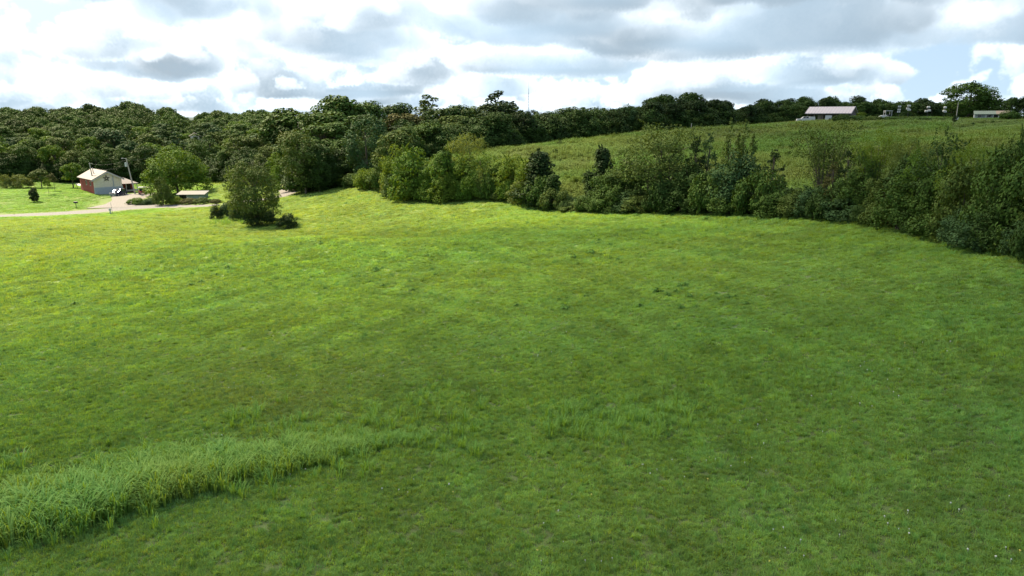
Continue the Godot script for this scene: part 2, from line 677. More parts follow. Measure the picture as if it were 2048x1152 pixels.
func make_ground() -> void:
	tone.seed = 31
	tone.frequency = 0.045
	tone.fractal_octaves = 4
	fine.seed = 17
	fine.frequency = 0.08
	fine.fractal_octaves = 3
	for p in HEDGE_FOOT:
		hedge_line.append([p[0], far_of(hit(p[0], p[1], 15.0))])
	var az_list := PackedFloat32Array()
	for i in grid_cols:
		az_list.append(-AZ_MOST + AZ_STEP * i)
	var rest := 36
	for i in range(1, rest):
		az_list.append(AZ_MOST + (TAU - 2.0 * AZ_MOST) * i / rest)
	var s := Shape.new()
	var cols := az_list.size()
	for j in LN_ROWS:
		var r := exp(LN_FIRST + LN_STEP * j)
		for i in cols:
			var az := az_list[i]
			if az > PI:
				az -= TAU
			var y := grid[j * grid_cols + i] if i < grid_cols else land(az, LN_FIRST + LN_STEP * j)
			var p := Vector3(sin(az) * r, y, -cos(az) * r)
			s.v.append(p)
			var px := column_of(az) if absf(az) < 1.2 else (-900.0 if az < 0.0 else 3000.0)
			var c := grass_tint(p.x, p.z)
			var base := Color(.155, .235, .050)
			base = Color(.080, .115, .028).lerp(base, smoothstep(20.0, 58.0, r + 14.0 * tone.get_noise_2d(p.x * 0.7, p.z * 0.7)))  # nearby ground coloured darker, painting in shaded gaps between the blades
			if r > field_end(px):
				base = Color(.07, .10, .025)
				c = weed_tint(p.x, p.z)
				if r > table(WOOD_FRONT, px):
					base = Color(.045, .040, .022)
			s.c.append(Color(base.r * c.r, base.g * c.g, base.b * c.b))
	for j in LN_ROWS - 1:
		for i in cols:
			var p := j * cols + i
			var q := j * cols + (i + 1) % cols
			s.ix.append_array([p, q + cols, q, p, p + cols, q + cols])
	var mid := s.v.size()
	s.v.append(Vector3(0, land(0.0, LN_FIRST), 0))
	s.c.append(Color(.10, .13, .03))
	for i in cols:
		s.ix.append_array([mid, i, (i + 1) % cols])
	s.n.resize(s.v.size())
	s.n.fill(Vector3.ZERO)
	for k in range(0, s.ix.size(), 3):
		var u := s.ix[k]
		var w := s.ix[k + 1]
		var t := s.ix[k + 2]
		var nn := (s.v[u] - s.v[t]).cross(s.v[u] - s.v[w])
		if nn.y < 0.0:
			nn = -nn
		s.n[u] += nn
		s.n[w] += nn
		s.n[t] += nn
	for k in s.n.size():
		s.n[k] = s.n[k].normalized()
	var m := mottled(Color(.55, .55, .55), Color(1, 1, 1), 2.6, 0.95, 3, 3.0)
	m.vertex_color_use_as_albedo = true
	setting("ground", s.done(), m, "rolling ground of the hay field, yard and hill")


# ---------------------------------------------------------------- an unseen cloud overhead, its opacity shaped to shade the near field
func sun_share(x: float, z: float) -> float:
	var s := (x + 31.0) * -0.60 + (z + 45.0) * -0.80 + tone.get_noise_2d(x * 0.5, z * 0.5) * 6.0
	var t := lerpf(0.15, 1.0, smoothstep(-45.0, 6.0, s))
	# opacity cut along a narrow streak, so sun comes through
	var u := (x - 8.0) * 0.93 + (z + 46.0) * -0.36
	var w := (x - 8.0) * 0.36 + (z + 46.0) * 0.93
	t = maxf(t, 0.75 * exp(-pow(u / 13.0, 2.0) - pow(w / 4.5, 2.0)))
	# a bar of shade along the dip behind the brow
	var v := (x + 10.0) * 0.79 + (z + 70.0) * 0.61
	var b := (x + 10.0) * -0.61 + (z + 70.0) * 0.79
	t *= 1.0 - 0.62 * exp(-pow(b / 5.5, 2.0) - pow(v / 22.0, 4.0))
	# more opacity put in, shading the right-hand hedge and the hill behind
	var hill := smoothstep(14.0, 44.0, x) * smoothstep(260.0, 200.0, x)
	t = minf(t, lerpf(1.0, 0.36 + 0.22 * tone.get_noise_2d(x * 0.4 + 40.0, z * 0.25), hill))
	return clampf(t, 0.05, 1.0)


func make_shade_cloud() -> void:
	var up := 420.0
	var nx := 66
	var nzz := 64
	var s := Shape.new()
	for side in 2:
		for j in nzz + 1:
			for i in nx + 1:
				var x := -120.0 + 6.0 * i
				var z := 60.0 - 6.0 * j
				var rim := minf(minf(i, nx - i), minf(j, nzz - j)) / 6.0
				var a := 1.0 - sqrt(sun_share(x, z))
				a *= clampf(rim, 0.0, 1.0)
				var lump := (0.6 + tone.get_noise_2d(x * 0.35, z * 0.35)) * 46.0 * clampf(rim, 0.02, 1.0) * (0.25 + a)
				var p := Vector3(x, 0, z) + SUN * (up / SUN.y)
				p.y += lump if side == 0 else -lump * 0.3 - 0.3
				s.v.append(p)
				s.n.append(Vector3.UP if side == 0 else Vector3.DOWN)
				s.c.append(Color(0.9, 0.9, 0.9, a))
	for side in 2:
		for j in nzz:
			for i in nx:
				var p := side * (nx + 1) * (nzz + 1) + j * (nx + 1) + i
				var q := p + nx + 1
				if side == 0:
					s.ix.append_array([p, q, p + 1, p + 1, q, q + 1])
				else:
					s.ix.append_array([p, p + 1, q, p + 1, q + 1, q])
	var m := StandardMaterial3D.new()
	m.albedo_color = Color.WHITE
	m.vertex_color_use_as_albedo = true
	m.transparency = BaseMaterial3D.TRANSPARENCY_ALPHA
	m.roughness = 1.0
	m.cull_mode = BaseMaterial3D.CULL_DISABLED
	m.backlight_enabled = true
	m.backlight = Color.WHITE
	setting("shade_cloud", s.done(), m, "unseen cloudbank overhead shaped to shade the near field")


# ---------------------------------------------------------------- roads
var road_path: Array[Vector3] = []
var drive_path: Array[Vector3] = []
var track_path: Array[Vector3] = []


func strip(path: Array[Vector3], widths: Array, lift: float) -> ArrayMesh:
	var curve := Curve3D.new()
	for k in path.size():
		var out := (path[mini(k + 1, path.size() - 1)] - path[maxi(k - 1, 0)]) / 5.0
		curve.add_point(path[k], -out, out)
	var long := curve.get_baked_length()
	var n := int(long / 1.2) + 1
	var s := Shape.new()
	var lanes := 7
	for k in n + 1:
		var d := long * k / n
		var p := curve.sample_baked(d, true)
		var f := (curve.sample_baked(minf(d + 0.5, long), true) - curve.sample_baked(maxf(d - 0.5, 0.0), true)).normalized()
		var side := Vector3(-f.z, 0, f.x).normalized()
		var t := float(k) / n * (widths.size() - 1)
		var w: float = lerpf(widths[int(t)], widths[mini(int(t) + 1, widths.size() - 1)], t - int(t))
		w += fine.get_noise_1d(d * 3.0) * 0.5
		for l in lanes:
			var q := p + side * w * (float(l) / (lanes - 1) - 0.5)
			q.y = ground(q.x, q.z) + (lift if l > 0 and l < lanes - 1 else -0.12)
			s.v.append(q)
			s.n.append(Vector3.UP)
			s.c.append(Color.WHITE)
	for k in n:
		for l in lanes - 1:
			var p := k * lanes + l
			s.ix.append_array([p, p + lanes, p + 1, p + 1, p + lanes, p + lanes + 1])
	return s.done()


func make_roads() -> void:
	for q in [[-110, 433.5], [-20, 432.5], [50, 430], [120, 427], [180, 423], [230, 418.5], [270, 415], [320, 413], [380, 412.4], [430, 411]]:
		road_path.append(hit(q[0], q[1], 60.0))
	for q in [[224, 416], [243, 408], [256, 399], [264, 392.5], [266, 388]]:
		drive_path.append(hit(q[0], q[1], 60.0))
	for q in [[470, 404], [540, 398], [568, 391], [578, 384], [576, 377]]:
		track_path.append(hit(q[0], q[1], 60.0))
	setting("road", strip(road_path, [9.5, 9.5, 9.5, 9.0, 8.0, 5.0, 3.4, 3.2], 0.07), mats.tar, "narrow pale grey road along the valley below the yard")
	setting("driveway", strip(drive_path, [15.0, 9.0, 8.0, 11.0, 13.0], 0.10), mats.gravel, "pale gravel driveway rising from the road to the parked cars")
	setting("track", strip(track_path, [4.0, 4.0, 5.0], 0.08), mats.gravel, "pale gravel track disappearing into the wood beside the field")


func on_road(p: Vector3, margin: float) -> bool:
	for path in [road_path, drive_path, track_path]:
		for k in path.size() - 1:
			var q := Geometry3D.get_closest_point_to_segment(Vector3(p.x, 0, p.z), Vector3(path[k].x, 0, path[k].z), Vector3(path[k + 1].x, 0, path[k + 1].z))
			var w := 4.6 if path == drive_path or (path == road_path and k < 5) else 2.0
			if q.distance_to(Vector3(p.x, 0, p.z)) < w + margin:
				return true
	return false


# ---------------------------------------------------------------- grass
func blade(s: Shape, at: Vector3, tall_: float, wide: float, lean: Vector3, tint: Color) -> void:
	var side := lean.cross(Vector3.UP).normalized() * wide * 0.5
	var mid := at + Vector3.UP * tall_ * 0.6 + lean * 0.35
	var tip := at + Vector3.UP * tall_ * (1.0 - 0.25 * lean.length() / maxf(tall_, 0.01)) + lean
	var p := at - side
	var q := at + side
	var m1 := mid + side * 0.8
	var nn := (p - m1).cross(p - q).normalized()
	var over := nn.y >= 0.0
	if not over:
		nn = -nn
	nn = (nn + Vector3.UP * 0.6).normalized()
	var k := s.v.size()
	s.v.append_array([p, q, m1, mid - side * 0.8, tip])
	s.n.append_array([nn, nn, nn, nn, nn])
	s.c.append_array([tint, tint, tint, tint, tint])
	if over:
		s.ix.append_array([k, k + 1, k + 2, k, k + 2, k + 3, k + 3, k + 2, k + 4])
	else:
		s.ix.append_array([k, k + 2, k + 1, k, k + 3, k + 2, k + 3, k + 4, k + 2])


func grass_patch(blades: int, radius: float, low: float, high: float, wide: float, straw: float) -> ArrayMesh:
	var s := Shape.new()
	var clumps := 38
	for q in clumps:
		var a := rng.randf() * TAU
		var r := radius * sqrt(rng.randf())
		var mid := Vector3(cos(a) * r, -0.01, sin(a) * r)
		var spread := radius * rng.randf_range(0.06, 0.14)
		var h0 := rng.randf_range(low, high) * rng.randf_range(0.7, 1.25) * (1.1 - 0.3 * r / radius)
		var lay := Vector3(rng.randfn(0, 1), 0, rng.randfn(0, 1)) * 0.30
		var hue := Color(0.54, 0.70, 0.66).lerp(Color(1.38, 1.28, 1.10), rng.randf())
		if rng.randf() < straw * 1.5:
			hue = Color(1.35, 0.98, 1.35)
		for b in blades / clumps:
			var lean := lay + Vector3(rng.randfn(0, 1), 0, rng.randfn(0, 1)) * 0.42
			var h := h0 * rng.randf_range(0.6, 1.3)
			var j := rng.randf_range(0.72, 1.28)
			var ink := Color(hue.r * j, hue.g * j, hue.b * j)
			if rng.randf() < straw:
				ink = Color(1.7, 1.15, 1.6)
			blade(s, mid + Vector3(rng.randfn(0, spread), 0, rng.randfn(0, spread)), h, wide * rng.randf_range(0.7, 1.4), lean * h + Vector3(0.001, 0, 0), ink)
	return s.done()


func tuft(blades: int, high: float, wide: float, spread: float) -> ArrayMesh:      # long blades that rise and arch over
	var s := Shape.new()
	for b in blades:
		var a := rng.randf() * TAU
		var out := Vector3(cos(a), 0, sin(a))
		var foot := out * rng.randf() * spread * 0.5
		var h := high * rng.randf_range(0.5, 1.1)
		var reach := h * rng.randf_range(0.25, 0.7)
		var side := Vector3(-out.z, 0, out.x) * wide * 0.5
		var ink := Color(0.55, 0.72, 0.55).lerp(Color(1.35, 1.25, 1.25), rng.randf())
		var k := s.v.size()
		var steps := 5
		for i in steps + 1:
			var t := float(i) / steps
			var p := foot + Vector3.UP * h * (1.35 * t - 0.62 * t * t * t) + out * reach * t * t
			var w := side * (1.0 - t * t) + side * 0.05
			var rise := Vector3.UP * h * (1.35 - 1.86 * t * t) + out * reach * 2.0 * t      # the way the blade runs there
			var nn := side.cross(rise).normalized()
			if nn.dot(Vector3.UP - out * 0.05) < 0.0:
				nn = -nn
			s.v.append_array([p - w, p + w])
			s.n.append_array([(nn + Vector3.UP * 0.35).normalized(), (nn + Vector3.UP * 0.35).normalized()])
			s.c.append_array([ink, ink])
			if i < steps:
				var e := k + i * 2
				# wound so that its front is the upper side
				if rise.cross(side).dot(nn) >= 0.0:
					s.ix.append_array([e, e + 1, e + 2, e + 1, e + 3, e + 2])
				else:
					s.ix.append_array([e, e + 2, e + 1, e + 1, e + 2, e + 3])
	return s.done()


func make_grass() -> void:
	var turf := mass("grass", "short mown grass covering the field and the lawn")
	var kinds: Array[ArrayMesh] = []
	for k in 4:
		kinds.append(grass_patch(1500, 0.85, 0.06, 0.20, 0.016, 0.05))
	var places := [[], [], [], []]
	var tints := [PackedColorArray(), PackedColorArray(), PackedColorArray(), PackedColorArray()]
	var r := 8.5
	while r < 285.0:
		var size := maxf(0.5, r / 50.0)
		var step := 0.90 * size
		var n := int(1.84 * r / step)
		for i in n:
			var az := -0.92 + 1.84 * (i + rng.randf()) / n
			var rr := r + step * rng.randf()
			var px := column_of(az)
			if rr > field_end(px) + (1.5 if px > 690 else 0.0):
				continue
			var p := polar(az, rr)
			if rr > 100.0 and on_road(p, size * 0.5):
				continue
			var yard := rr > 150.0 and px < 430.0
			var k := rng.randi() % 4
			var high := clampf(size, 0.7, 1.15)
			if yard:
				high *= 0.7
			high *= clampf(1.0 + 0.35 * tone.get_noise_2d(p.x * 2.0, p.z * 2.0), 0.55, 1.6)
			places[k].append(lying(p, rng.randf() * TAU, size, high, size * 0.7))
			var c := grass_tint(p.x, p.z)
			if yard:
				c = Color(0.96, 1.06, 0.7)
			var j := rng.randf_range(0.80, 1.20)
			tints[k].append(Color(c.r * j, c.g * j, c.b * j))
		r += step
	for k in 4:
		var typed: Array[Transform3D] = []
		typed.assign(places[k])
		scatter("blades", kinds[k], mats.grass, "", typed, tints[k], turf)
	make_tall_grass()
	make_weeds()


func make_tall_grass() -> void:
	var kinds: Array[ArrayMesh] = [tuft(24, 1.0, 0.034, 0.6), tuft(20, 0.9, 0.032, 0.55), tuft(22, 0.6, 0.018, 0.45)]
	var places := [[], [], []]
	var tints := [PackedColorArray(), PackedColorArray(), PackedColorArray()]
	# the unmown strip: (pixel column, pixel row of its front foot, of its back foot, height)
	var strip_rows := [[-420, 1215, 1030, 1.1], [-120, 1135, 985, 1.1], [0, 1100, 960, 1.05], [150, 1062, 945, 1.0], [300, 1018, 925, 0.95], [420, 982, 908, 0.9], [560, 945, 893, 0.8], [680, 915, 886, 0.55], [790, 890, 868, 0.36], [860, 878, 862, 0.22]]
	for n in 1950:
		var px := rng.randf_range(-420, 860)
		var k := 1
		while k < strip_rows.size() - 1 and px > strip_rows[k][0]:
			k += 1
		var t: float = (px - strip_rows[k - 1][0]) / (strip_rows[k][0] - strip_rows[k - 1][0])
		var lo: float = lerpf(strip_rows[k - 1][1], strip_rows[k][1], t)
		var hi: float = lerpf(strip_rows[k - 1][2], strip_rows[k][2], t)
		var high: float = lerpf(strip_rows[k - 1][3], strip_rows[k][3], t)
		var f := rng.randf()
		var p := hit(px, lerpf(lo, hi, f) + rng.randfn(0, 9.0), 9.0)
		if rng.randf() < 0.12 - tone.get_noise_2d(p.x * 4.0, p.z * 4.0) * 1.6 or rng.randf() < (f - 0.55) * 1.3:
			continue
		var sz := high * rng.randf_range(0.45, 1.1) * (1.0 - 0.5 * maxf(0.0, f - 0.4))
		var kind := rng.randi() % 2
		places[kind].append(Transform3D(Basis(Vector3.UP, rng.randf() * TAU).scaled(Vector3(sz, sz, sz)), p))
		var c := Color(0.9, 1.0, 1.0).lerp(Color(1.15, 1.02, 0.9), clampf(0.5 + tone.get_noise_2d(p.x * 5.0, p.z * 5.0), 0, 1))
		tints[kind].append(c)
	for n in 260:      # strays along both sides of the strip
		var px := rng.randf_range(-60, 980)
		var p := hit(px, lerpf(1040, 868, clampf(px / 800.0, 0.0, 1.1)) + rng.randfn(0, 46.0), 9.0)
		var sz := rng.randf_range(0.25, 0.6)
		places[0].append(Transform3D(Basis(Vector3.UP, rng.randf() * TAU).scaled(Vector3(sz, sz, sz)), p))
		tints[0].append(Color(0.9, 0.95, 0.85))
	# thinner stands: centre column and row, half spreads, how many, height
	for a in [[1235, 850, 190, 36, 70, 0.42], [1135, 850, 50, 30, 22, 0.5], [1330, 830, 110, 26, 30, 0.4], [1450, 775, 160, 40, 34, 0.3], [1640, 770, 150, 36, 40, 0.28], [1790, 715, 150, 24, 50, 0.26], [1970, 690, 120, 16, 30, 0.26], [640, 868, 240, 26, 70, 0.4], [1690, 980, 40, 12, 12, 0.3], [480, 835, 40, 15, 10, 0.5], [860, 800, 200, 50, 30, 0.3], [460, 445, 60, 6, 60, 0.7], [1130, 900, 300, 60, 50, 0.25], [160, 800, 120, 60, 30, 0.3]]:
		for n in a[4]:
			var p := hit(a[0] + rng.randfn(0, a[2] * 0.5), a[1] + rng.randfn(0, a[3] * 0.5), 9.0)
			var sz: float = a[5] * rng.randf_range(0.7, 1.2) / 0.6
			places[2].append(Transform3D(Basis(Vector3.UP, rng.randf() * TAU).scaled(Vector3(sz, sz, sz)), p))
			tints[2].append(Color(0.92, 0.98, 0.9))
	var uncut := mass("tall_grass", "tall arching grass left unmown across the near field")
	for k in 3:
		var typed: Array[Transform3D] = []
		typed.assign(places[k])
		scatter("blades", kinds[k], mats.tall_grass, "", typed, tints[k], uncut)


func make_weeds() -> void:
	# clover heads
	var head := Shape.new()
	for k in 14:
		var a := k * 2.4
		var up := 0.25 + 0.7 * rng.randf()
		head.leaf(Vector3(cos(a) * 0.011, 0.09 + up * 0.012, sin(a) * 0.011), Vector3(cos(a), up, sin(a)).normalized(), Vector3.UP, 0.026, 0.02, Color(1, 1, 1))
	head.tube([Vector3(0, 0, 0), Vector3(0.01, 0.08, 0)], [0.002, 0.003], 4, false)
	var at: Array[Transform3D] = []
	var ink := PackedColorArray()
	var heart := Vector2.ZERO
	for n in 150:
		if n % 7 == 0:
			heart = Vector2(rng.randf_range(0, 2048), 650.0 + 490.0 * rng.randf())
		var px := heart.x + rng.randfn(0, 55.0)
		var py := heart.y + rng.randfn(0, 16.0)
		var p := hit(px, py, 9.0)
		var sz := rng.randf_range(0.5, 1.15)
		at.append(Transform3D(Basis(Vector3.UP, rng.randf() * TAU).scaled(Vector3(sz, 1.0, sz)), p))
		ink.append(Color(0.62, 0.62, 0.55) if rng.randf() < 0.8 else Color(0.65, 0.55, 0.12))
	scatter("clover_flowers", head.done(), white_petal(), "small white clover heads dotted over the near grass", at, ink)
	# dark broad-leaved weeds in the field, and the rough growth on the hill
	var weed := Shape.new()
	for k in 40:
		var a := rng.randf() * TAU
		var out := Vector3(cos(a), 0.6, sin(a)).normalized()
		weed.leaf(Vector3(cos(a), 0, sin(a)) * 0.22 * rng.randf() + Vector3.UP * 0.22 * rng.randf(), (Vector3.UP + out * 0.6).normalized(), out, 0.16, 0.07, Color(0.7, 0.85, 0.8).lerp(Color(1, 1.1, 0.9), rng.randf()))
	at = []
	ink = PackedColorArray()
	for n in 340:
		var px := rng.randf_range(0, 1500)
		var p := hit(px, rng.randf_range(415, 620), 20.0)
		if far_of(p) > field_end(px) or tone.get_noise_2d(p.x * 1.4, p.z * 1.4) < 0.02:
			continue
		var sz := rng.randf_range(0.6, 1.5) * (0.8 if rng.randf() < 0.9 else 1.3)
		at.append(Transform3D(Basis(Vector3.UP, rng.randf() * TAU).scaled(Vector3(sz, sz * 0.8, sz)), p))
		ink.append(Color(0.75, 0.9, 0.75))
	scatter("weeds", weed.done(), mats.weed, "low dark weeds dotted over the middle of the field", at, ink)
	# rough growth: stalks with leaves, in patches about two metres across
	var hill := mass("weedy_growth", "rough uncut weeds and grasses covering the hill behind the hedgerow")
	var rough: Array[ArrayMesh] = []
	for v in 3:
		var s := Shape.new()
		for k in 330:
			var a := rng.randf() * TAU
			var r := 1.15 * sqrt(rng.randf())
			var foot := Vector3(cos(a) * r, 0, sin(a) * r)
			var h := rng.randf_range(0.25, 0.75) * (1.0 + 0.5 * sin(r * 5.0 + a * 2.0 + v))
			var t := Color(0.75, 0.92, 0.8).lerp(Color(1.25, 1.1, 1.0), rng.randf())
			if rng.randf() < 0.05:
				t = Color(1.5, 1.0, 1.1)
			blade(s, foot, h, 0.035, Vector3(rng.randfn(0, 0.14), 0, rng.randfn(0, 0.14)), t)
			for l in 2:
				var b := rng.randf() * TAU
				var out := Vector3(cos(b), 0.5, sin(b)).normalized()
				s.leaf(foot + Vector3.UP * h * rng.randf_range(0.3, 1.0) + out * 0.08, (Vector3.UP + out * 0.3).normalized(), out, 0.22, 0.075, t)
		rough.append(s.done())
	var places := [[], [], []]
	var tints := [PackedColorArray(), PackedColorArray(), PackedColorArray()]
	var r := 38.0
	while r < 292.0:
		var size := maxf(1.0, r / 85.0)
		var step := 1.35 * size
		var n := int(1.84 * r / step)
		for i in n:
			var az := -0.92 + 1.84 * (i + rng.randf()) / n
			var rr := r + step * rng.randf()
			var px := column_of(az)
			if px < 800.0 or rr < field_end(px) + 2.0 or rr > table(WOOD_FRONT, px):
				continue
			var p := polar(az, rr)
			var k := rng.randi() % 3
			var high := (1.0 + 0.2 * (size - 1.0)) * clampf(1.0 + 0.9 * tone.get_noise_2d(p.x * 1.5, p.z * 1.5), 0.45, 1.7) * (0.9 if rr < 185.0 else 0.38) * (0.45 if px > 1860.0 and rr > 140.0 else 1.0)
			places[k].append(lying(p, rng.randf() * TAU, size, high, size))
			var c := weed_tint(p.x, p.z)
			var j := rng.randf_range(0.85, 1.15)
			tints[k].append(Color(c.r * j, c.g * j, c.b * j))
		r += step
	for k in 3:
		var typed: Array[Transform3D] = []
		typed.assign(places[k])
		scatter("stalks", rough[k], mats.weed, "", typed, tints[k], hill)


func white_petal() -> StandardMaterial3D:
	var m := paint(1, 1, 1, .8)
	m.vertex_color_use_as_albedo = true
	return m


# ---------------------------------------------------------------- plants
const TONES := ["dark green", "mid green", "fresh green", "yellow green", "olive green", "bluish green", "brownish", "pale green", "very dark green"]
const ORDINALS := ["first", "second", "third", "fourth", "fifth", "sixth", "seventh", "eighth", "ninth", "tenth", "eleventh", "twelfth", "thirteenth", "fourteenth", "fifteenth", "sixteenth", "seventeenth", "eighteenth", "nineteenth", "twentieth"]


func ordinal(k: int) -> String:
	if k < 20:
		return ORDINALS[k]
	var tens: String = ["twenty", "thirty", "forty", "fifty", "sixty"][clampi((k + 1) / 10 - 2, 0, 4)]
	return tens + "-" + ORDINALS[(k + 1) % 10 - 1] if (k + 1) % 10 else ["twentieth", "thirtieth", "fortieth", "fiftieth", "sixtieth"][clampi((k + 1) / 10 - 2, 0, 4)]


func ball() -> Vector3:
	return Vector3(rng.randfn(0, 1), rng.randfn(0, 1), rng.randfn(0, 1)).normalized()


# a crown of leaves gathered in clumps along its limbs, and the wood that carries them
func grow(key: String, p: Dictionary) -> void:
	var s := Shape.new()
	var h: float = p.h
	var w: float = p.w
	var base: float = p.get("base", 0.2)
	var style: String = p.get("style", "round")
	var n: int = p.blobs
	var centres := PackedVector3Array()
	var radii := PackedFloat32Array()
	var lopsided := Vector3(rng.randfn(0, 0.07), 0, rng.randfn(0, 0.07)) * w
	for b in n:
		var c := Vector3.ZERO
		var rb: float = w * rng.randf_range(p.get("small", 0.12), p.get("big", 0.2))
		if style == "round":
			var d := ball()
			if d.y < (-0.55 if base > 0.05 else -0.95):
				d.y = -d.y
			var shell := lerpf(p.get("core", 0.55), 1.0, sqrt(rng.randf()))
			c = Vector3(d.x * (w * 0.5 - rb * 0.8), 0, d.z * (w * 0.5 - rb * 0.8)) * shell
			c.y = h * (base + 1.0) * 0.5 + d.y * (h * (1.0 - base) * 0.5 - rb * 0.7) * shell
			c += lopsided * (c.y / h)
		elif style == "cone":
			var f := 1.0 - sqrt(rng.randf())
			if b < 10:
				f = 0.55 + 0.045 * b
			rb *= 1.0 - 0.5 * f
			var a := rng.randf() * TAU
			var rr: float = w * 0.5 * pow(1.0 - f, p.get("taper", 0.8)) * rng.randf_range(0.55, 1.05)
			c = Vector3(cos(a) * rr, h * (base + (1.0 - base) * f), sin(a) * rr)
		elif style == "tower":      # a dead trunk buried in creepers: a broad skirt, a leaning uneven column
			var f := rng.randf()
			var half := w * 0.5 * (lerpf(1.0, 0.34, smoothstep(0.1, 0.55, f)) if f < 0.8 else 0.34 - (f - 0.8) * 0.9)
			var a := rng.randf() * TAU
			rb *= lerpf(1.0, 0.7, f)
			var rr := maxf(0.05, half - rb * 0.4) * sqrt(rng.randf())
			c = Vector3(cos(a) * rr + sin(f * 4.0) * w * 0.07, f * (h - rb * 0.6), sin(a) * rr)
		elif style == "mound":
			var a := rng.randf() * TAU
			var rr := (w * 0.5 - rb * 0.6) * sqrt(rng.randf())
			var top := sqrt(maxf(0.05, 1.0 - pow(rr / (w * 0.5), 2.0))) * (h - rb * 0.7)
			c = Vector3(cos(a) * rr, maxf(rb * 0.4, top * lerpf(0.08, 1.0, sqrt(rng.randf()))), sin(a) * rr)
		elif style == "fan":      # limbs that rise from the foot and spread
			var a := rng.randf() * TAU
			var f := sqrt(rng.randf())
			var rr := w * 0.5 * pow(f, 0.8) * rng.randf_range(0.25, 1.0)
			c = Vector3(cos(a) * rr, h * lerpf(base, 1.0, f) * rng.randf_range(0.75, 1.0) - rb * 0.4, sin(a) * rr)
		elif style == "spire":      # a few upright leaders
			var a := TAU * (b % 3) / 3.0
			var f := rng.randf()
			var rr := w * 0.22 * (1.0 - 0.3 * f)
			c = Vector3(cos(a) * rr, h * lerpf(base, 1.0 - 0.1 * (b % 3), f), sin(a) * rr) + ball() * w * 0.16 * (1.15 - f)
			rb *= 1.15 - 0.6 * f
		centres.append(c)
		radii.append(rb)
	var leaves: int = p.leaves
	var up: float = p.get("up", 0.5)
	var flat: float = p.get("flat", 0.8)
	var droop: float = p.get("droop", 0.15)
	var mid := Vector3(0, h * (base + 1.0) * 0.5, 0)
	for b in n:
		var tint := Color(0.82, 0.88, 0.82).lerp(Color(1.15, 1.1, 1.0), rng.randf())
		if rng.randf() < p.get("odd", 0.0):
			tint = Color(1.5, 1.05, 0.9)
		var away := (centres[b] - mid).normalized()
		var share := int(leaves * (0.5 + radii[b] / (w * 0.16)) / 1.5 / n)
		for l in share:
			var d := (ball() + away * 0.35).normalized()
			var q := centres[b] + Vector3(d.x, d.y * flat, d.z) * radii[b] * (0.55 + 0.55 * sqrt(rng.randf()))
			q.y = maxf(q.y, 0.02)
			var nn := (d * 0.7 + Vector3.UP * up + ball() * 0.6).normalized()
			var along := (ball() + d * 0.4 - Vector3.UP * droop * 2.0).normalized()
			if absf(along.dot(nn)) > 0.97:
				along = nn.cross(Vector3.RIGHT).normalized()
			var j := rng.randf_range(0.8, 1.2)
			var sz := rng.randf_range(0.7, 1.25)
			s.leaf(q, nn, along, p.long * sz, p.wide * sz, Color(tint.r * j, tint.g * j, tint.b * j))
	# young shoots that stand out of the mass
	for k in p.get("shoots", 30 if p.long < 0.3 else 9):
		var b := rng.randi() % n
		var d := (centres[b] - mid).normalized()
		var go := (d * 1.0 + Vector3.UP * rng.randf_range(-0.3, 0.6) + ball() * 0.5).normalized()
		var from := centres[b] + d * radii[b] * 0.8
		var reach: float = w * (rng.randf_range(0.06, 0.17) if p.long < 0.3 else rng.randf_range(0.04, 0.09))
		var j := rng.randf_range(0.9, 1.3)
		for l in 22:
			var f := (l + rng.randf()) / 22.0
			var q := from + go * reach * f + ball() * reach * 0.16 * (1.2 - f)
			q.y = maxf(q.y, 0.02)
			var nn := (Vector3.UP * 0.7 + ball() * 0.7).normalized()
			var along := (go + ball() * 0.8).normalized()
			if absf(along.dot(nn)) > 0.97:
				along = nn.cross(Vector3.RIGHT).normalized()
			var sz := rng.randf_range(0.6, 1.1)
			s.leaf(q, nn, along, p.long * sz, p.wide * sz, Color(j, j * 1.03, j * 0.95))
	# wood
	var t := Shape.new()
	var girth: float = p.get("girth", h * 0.018)
	var stems: int = p.get("stems", 1)
	var height := h * (0.8 if style != "mound" else 0.5)
	for k in stems:
		var a := TAU * k / stems
		var lean := Vector3(cos(a), 0, sin(a)) * (0.0 if stems == 1 else w * 0.12)
		var wob := Vector3(rng.randfn(0, 0.02), 0, rng.randfn(0, 0.02)) * h
		t.tube([lean * 0.3 + Vector3(0, -0.6, 0), lean * 0.35 + Vector3(0, 0.15 * h, 0), lean * 0.7 + wob + Vector3(0, height * 0.55, 0), lean + Vector3(0, height, 0)], [girth * 1.35, girth, girth * 0.7, girth * 0.2], 6, false)
	for b in mini(n, p.get("limbs", 9)):
		var c := centres[b]
		var f := clampf(c.y / h - 0.25, 0.05, 0.7)
		var from := Vector3(0, f * h, 0)
		if style == "fan":
			from = Vector3(0, 0.08 * h, 0)
		t.tube([from, from.lerp(c, 0.5) + Vector3.UP * 0.03 * h, c], [girth * 0.45, girth * 0.3, girth * 0.1], 5, false)
	# its real height and width
	var ys := PackedFloat32Array()
	var rs := PackedFloat32Array()
	for k in range(0, s.v.size(), 16):
		ys.append(s.v[k].y)
		rs.append(maxf(absf(s.v[k].x), absf(s.v[k].z)))
	ys.sort()
	rs.sort()
	protos[key] = {"leaves": s.done(), "wood": t.done(), "h": ys[int(ys.size() * 0.993)], "w": 2.0 * rs[int(rs.size() * 0.97)]}


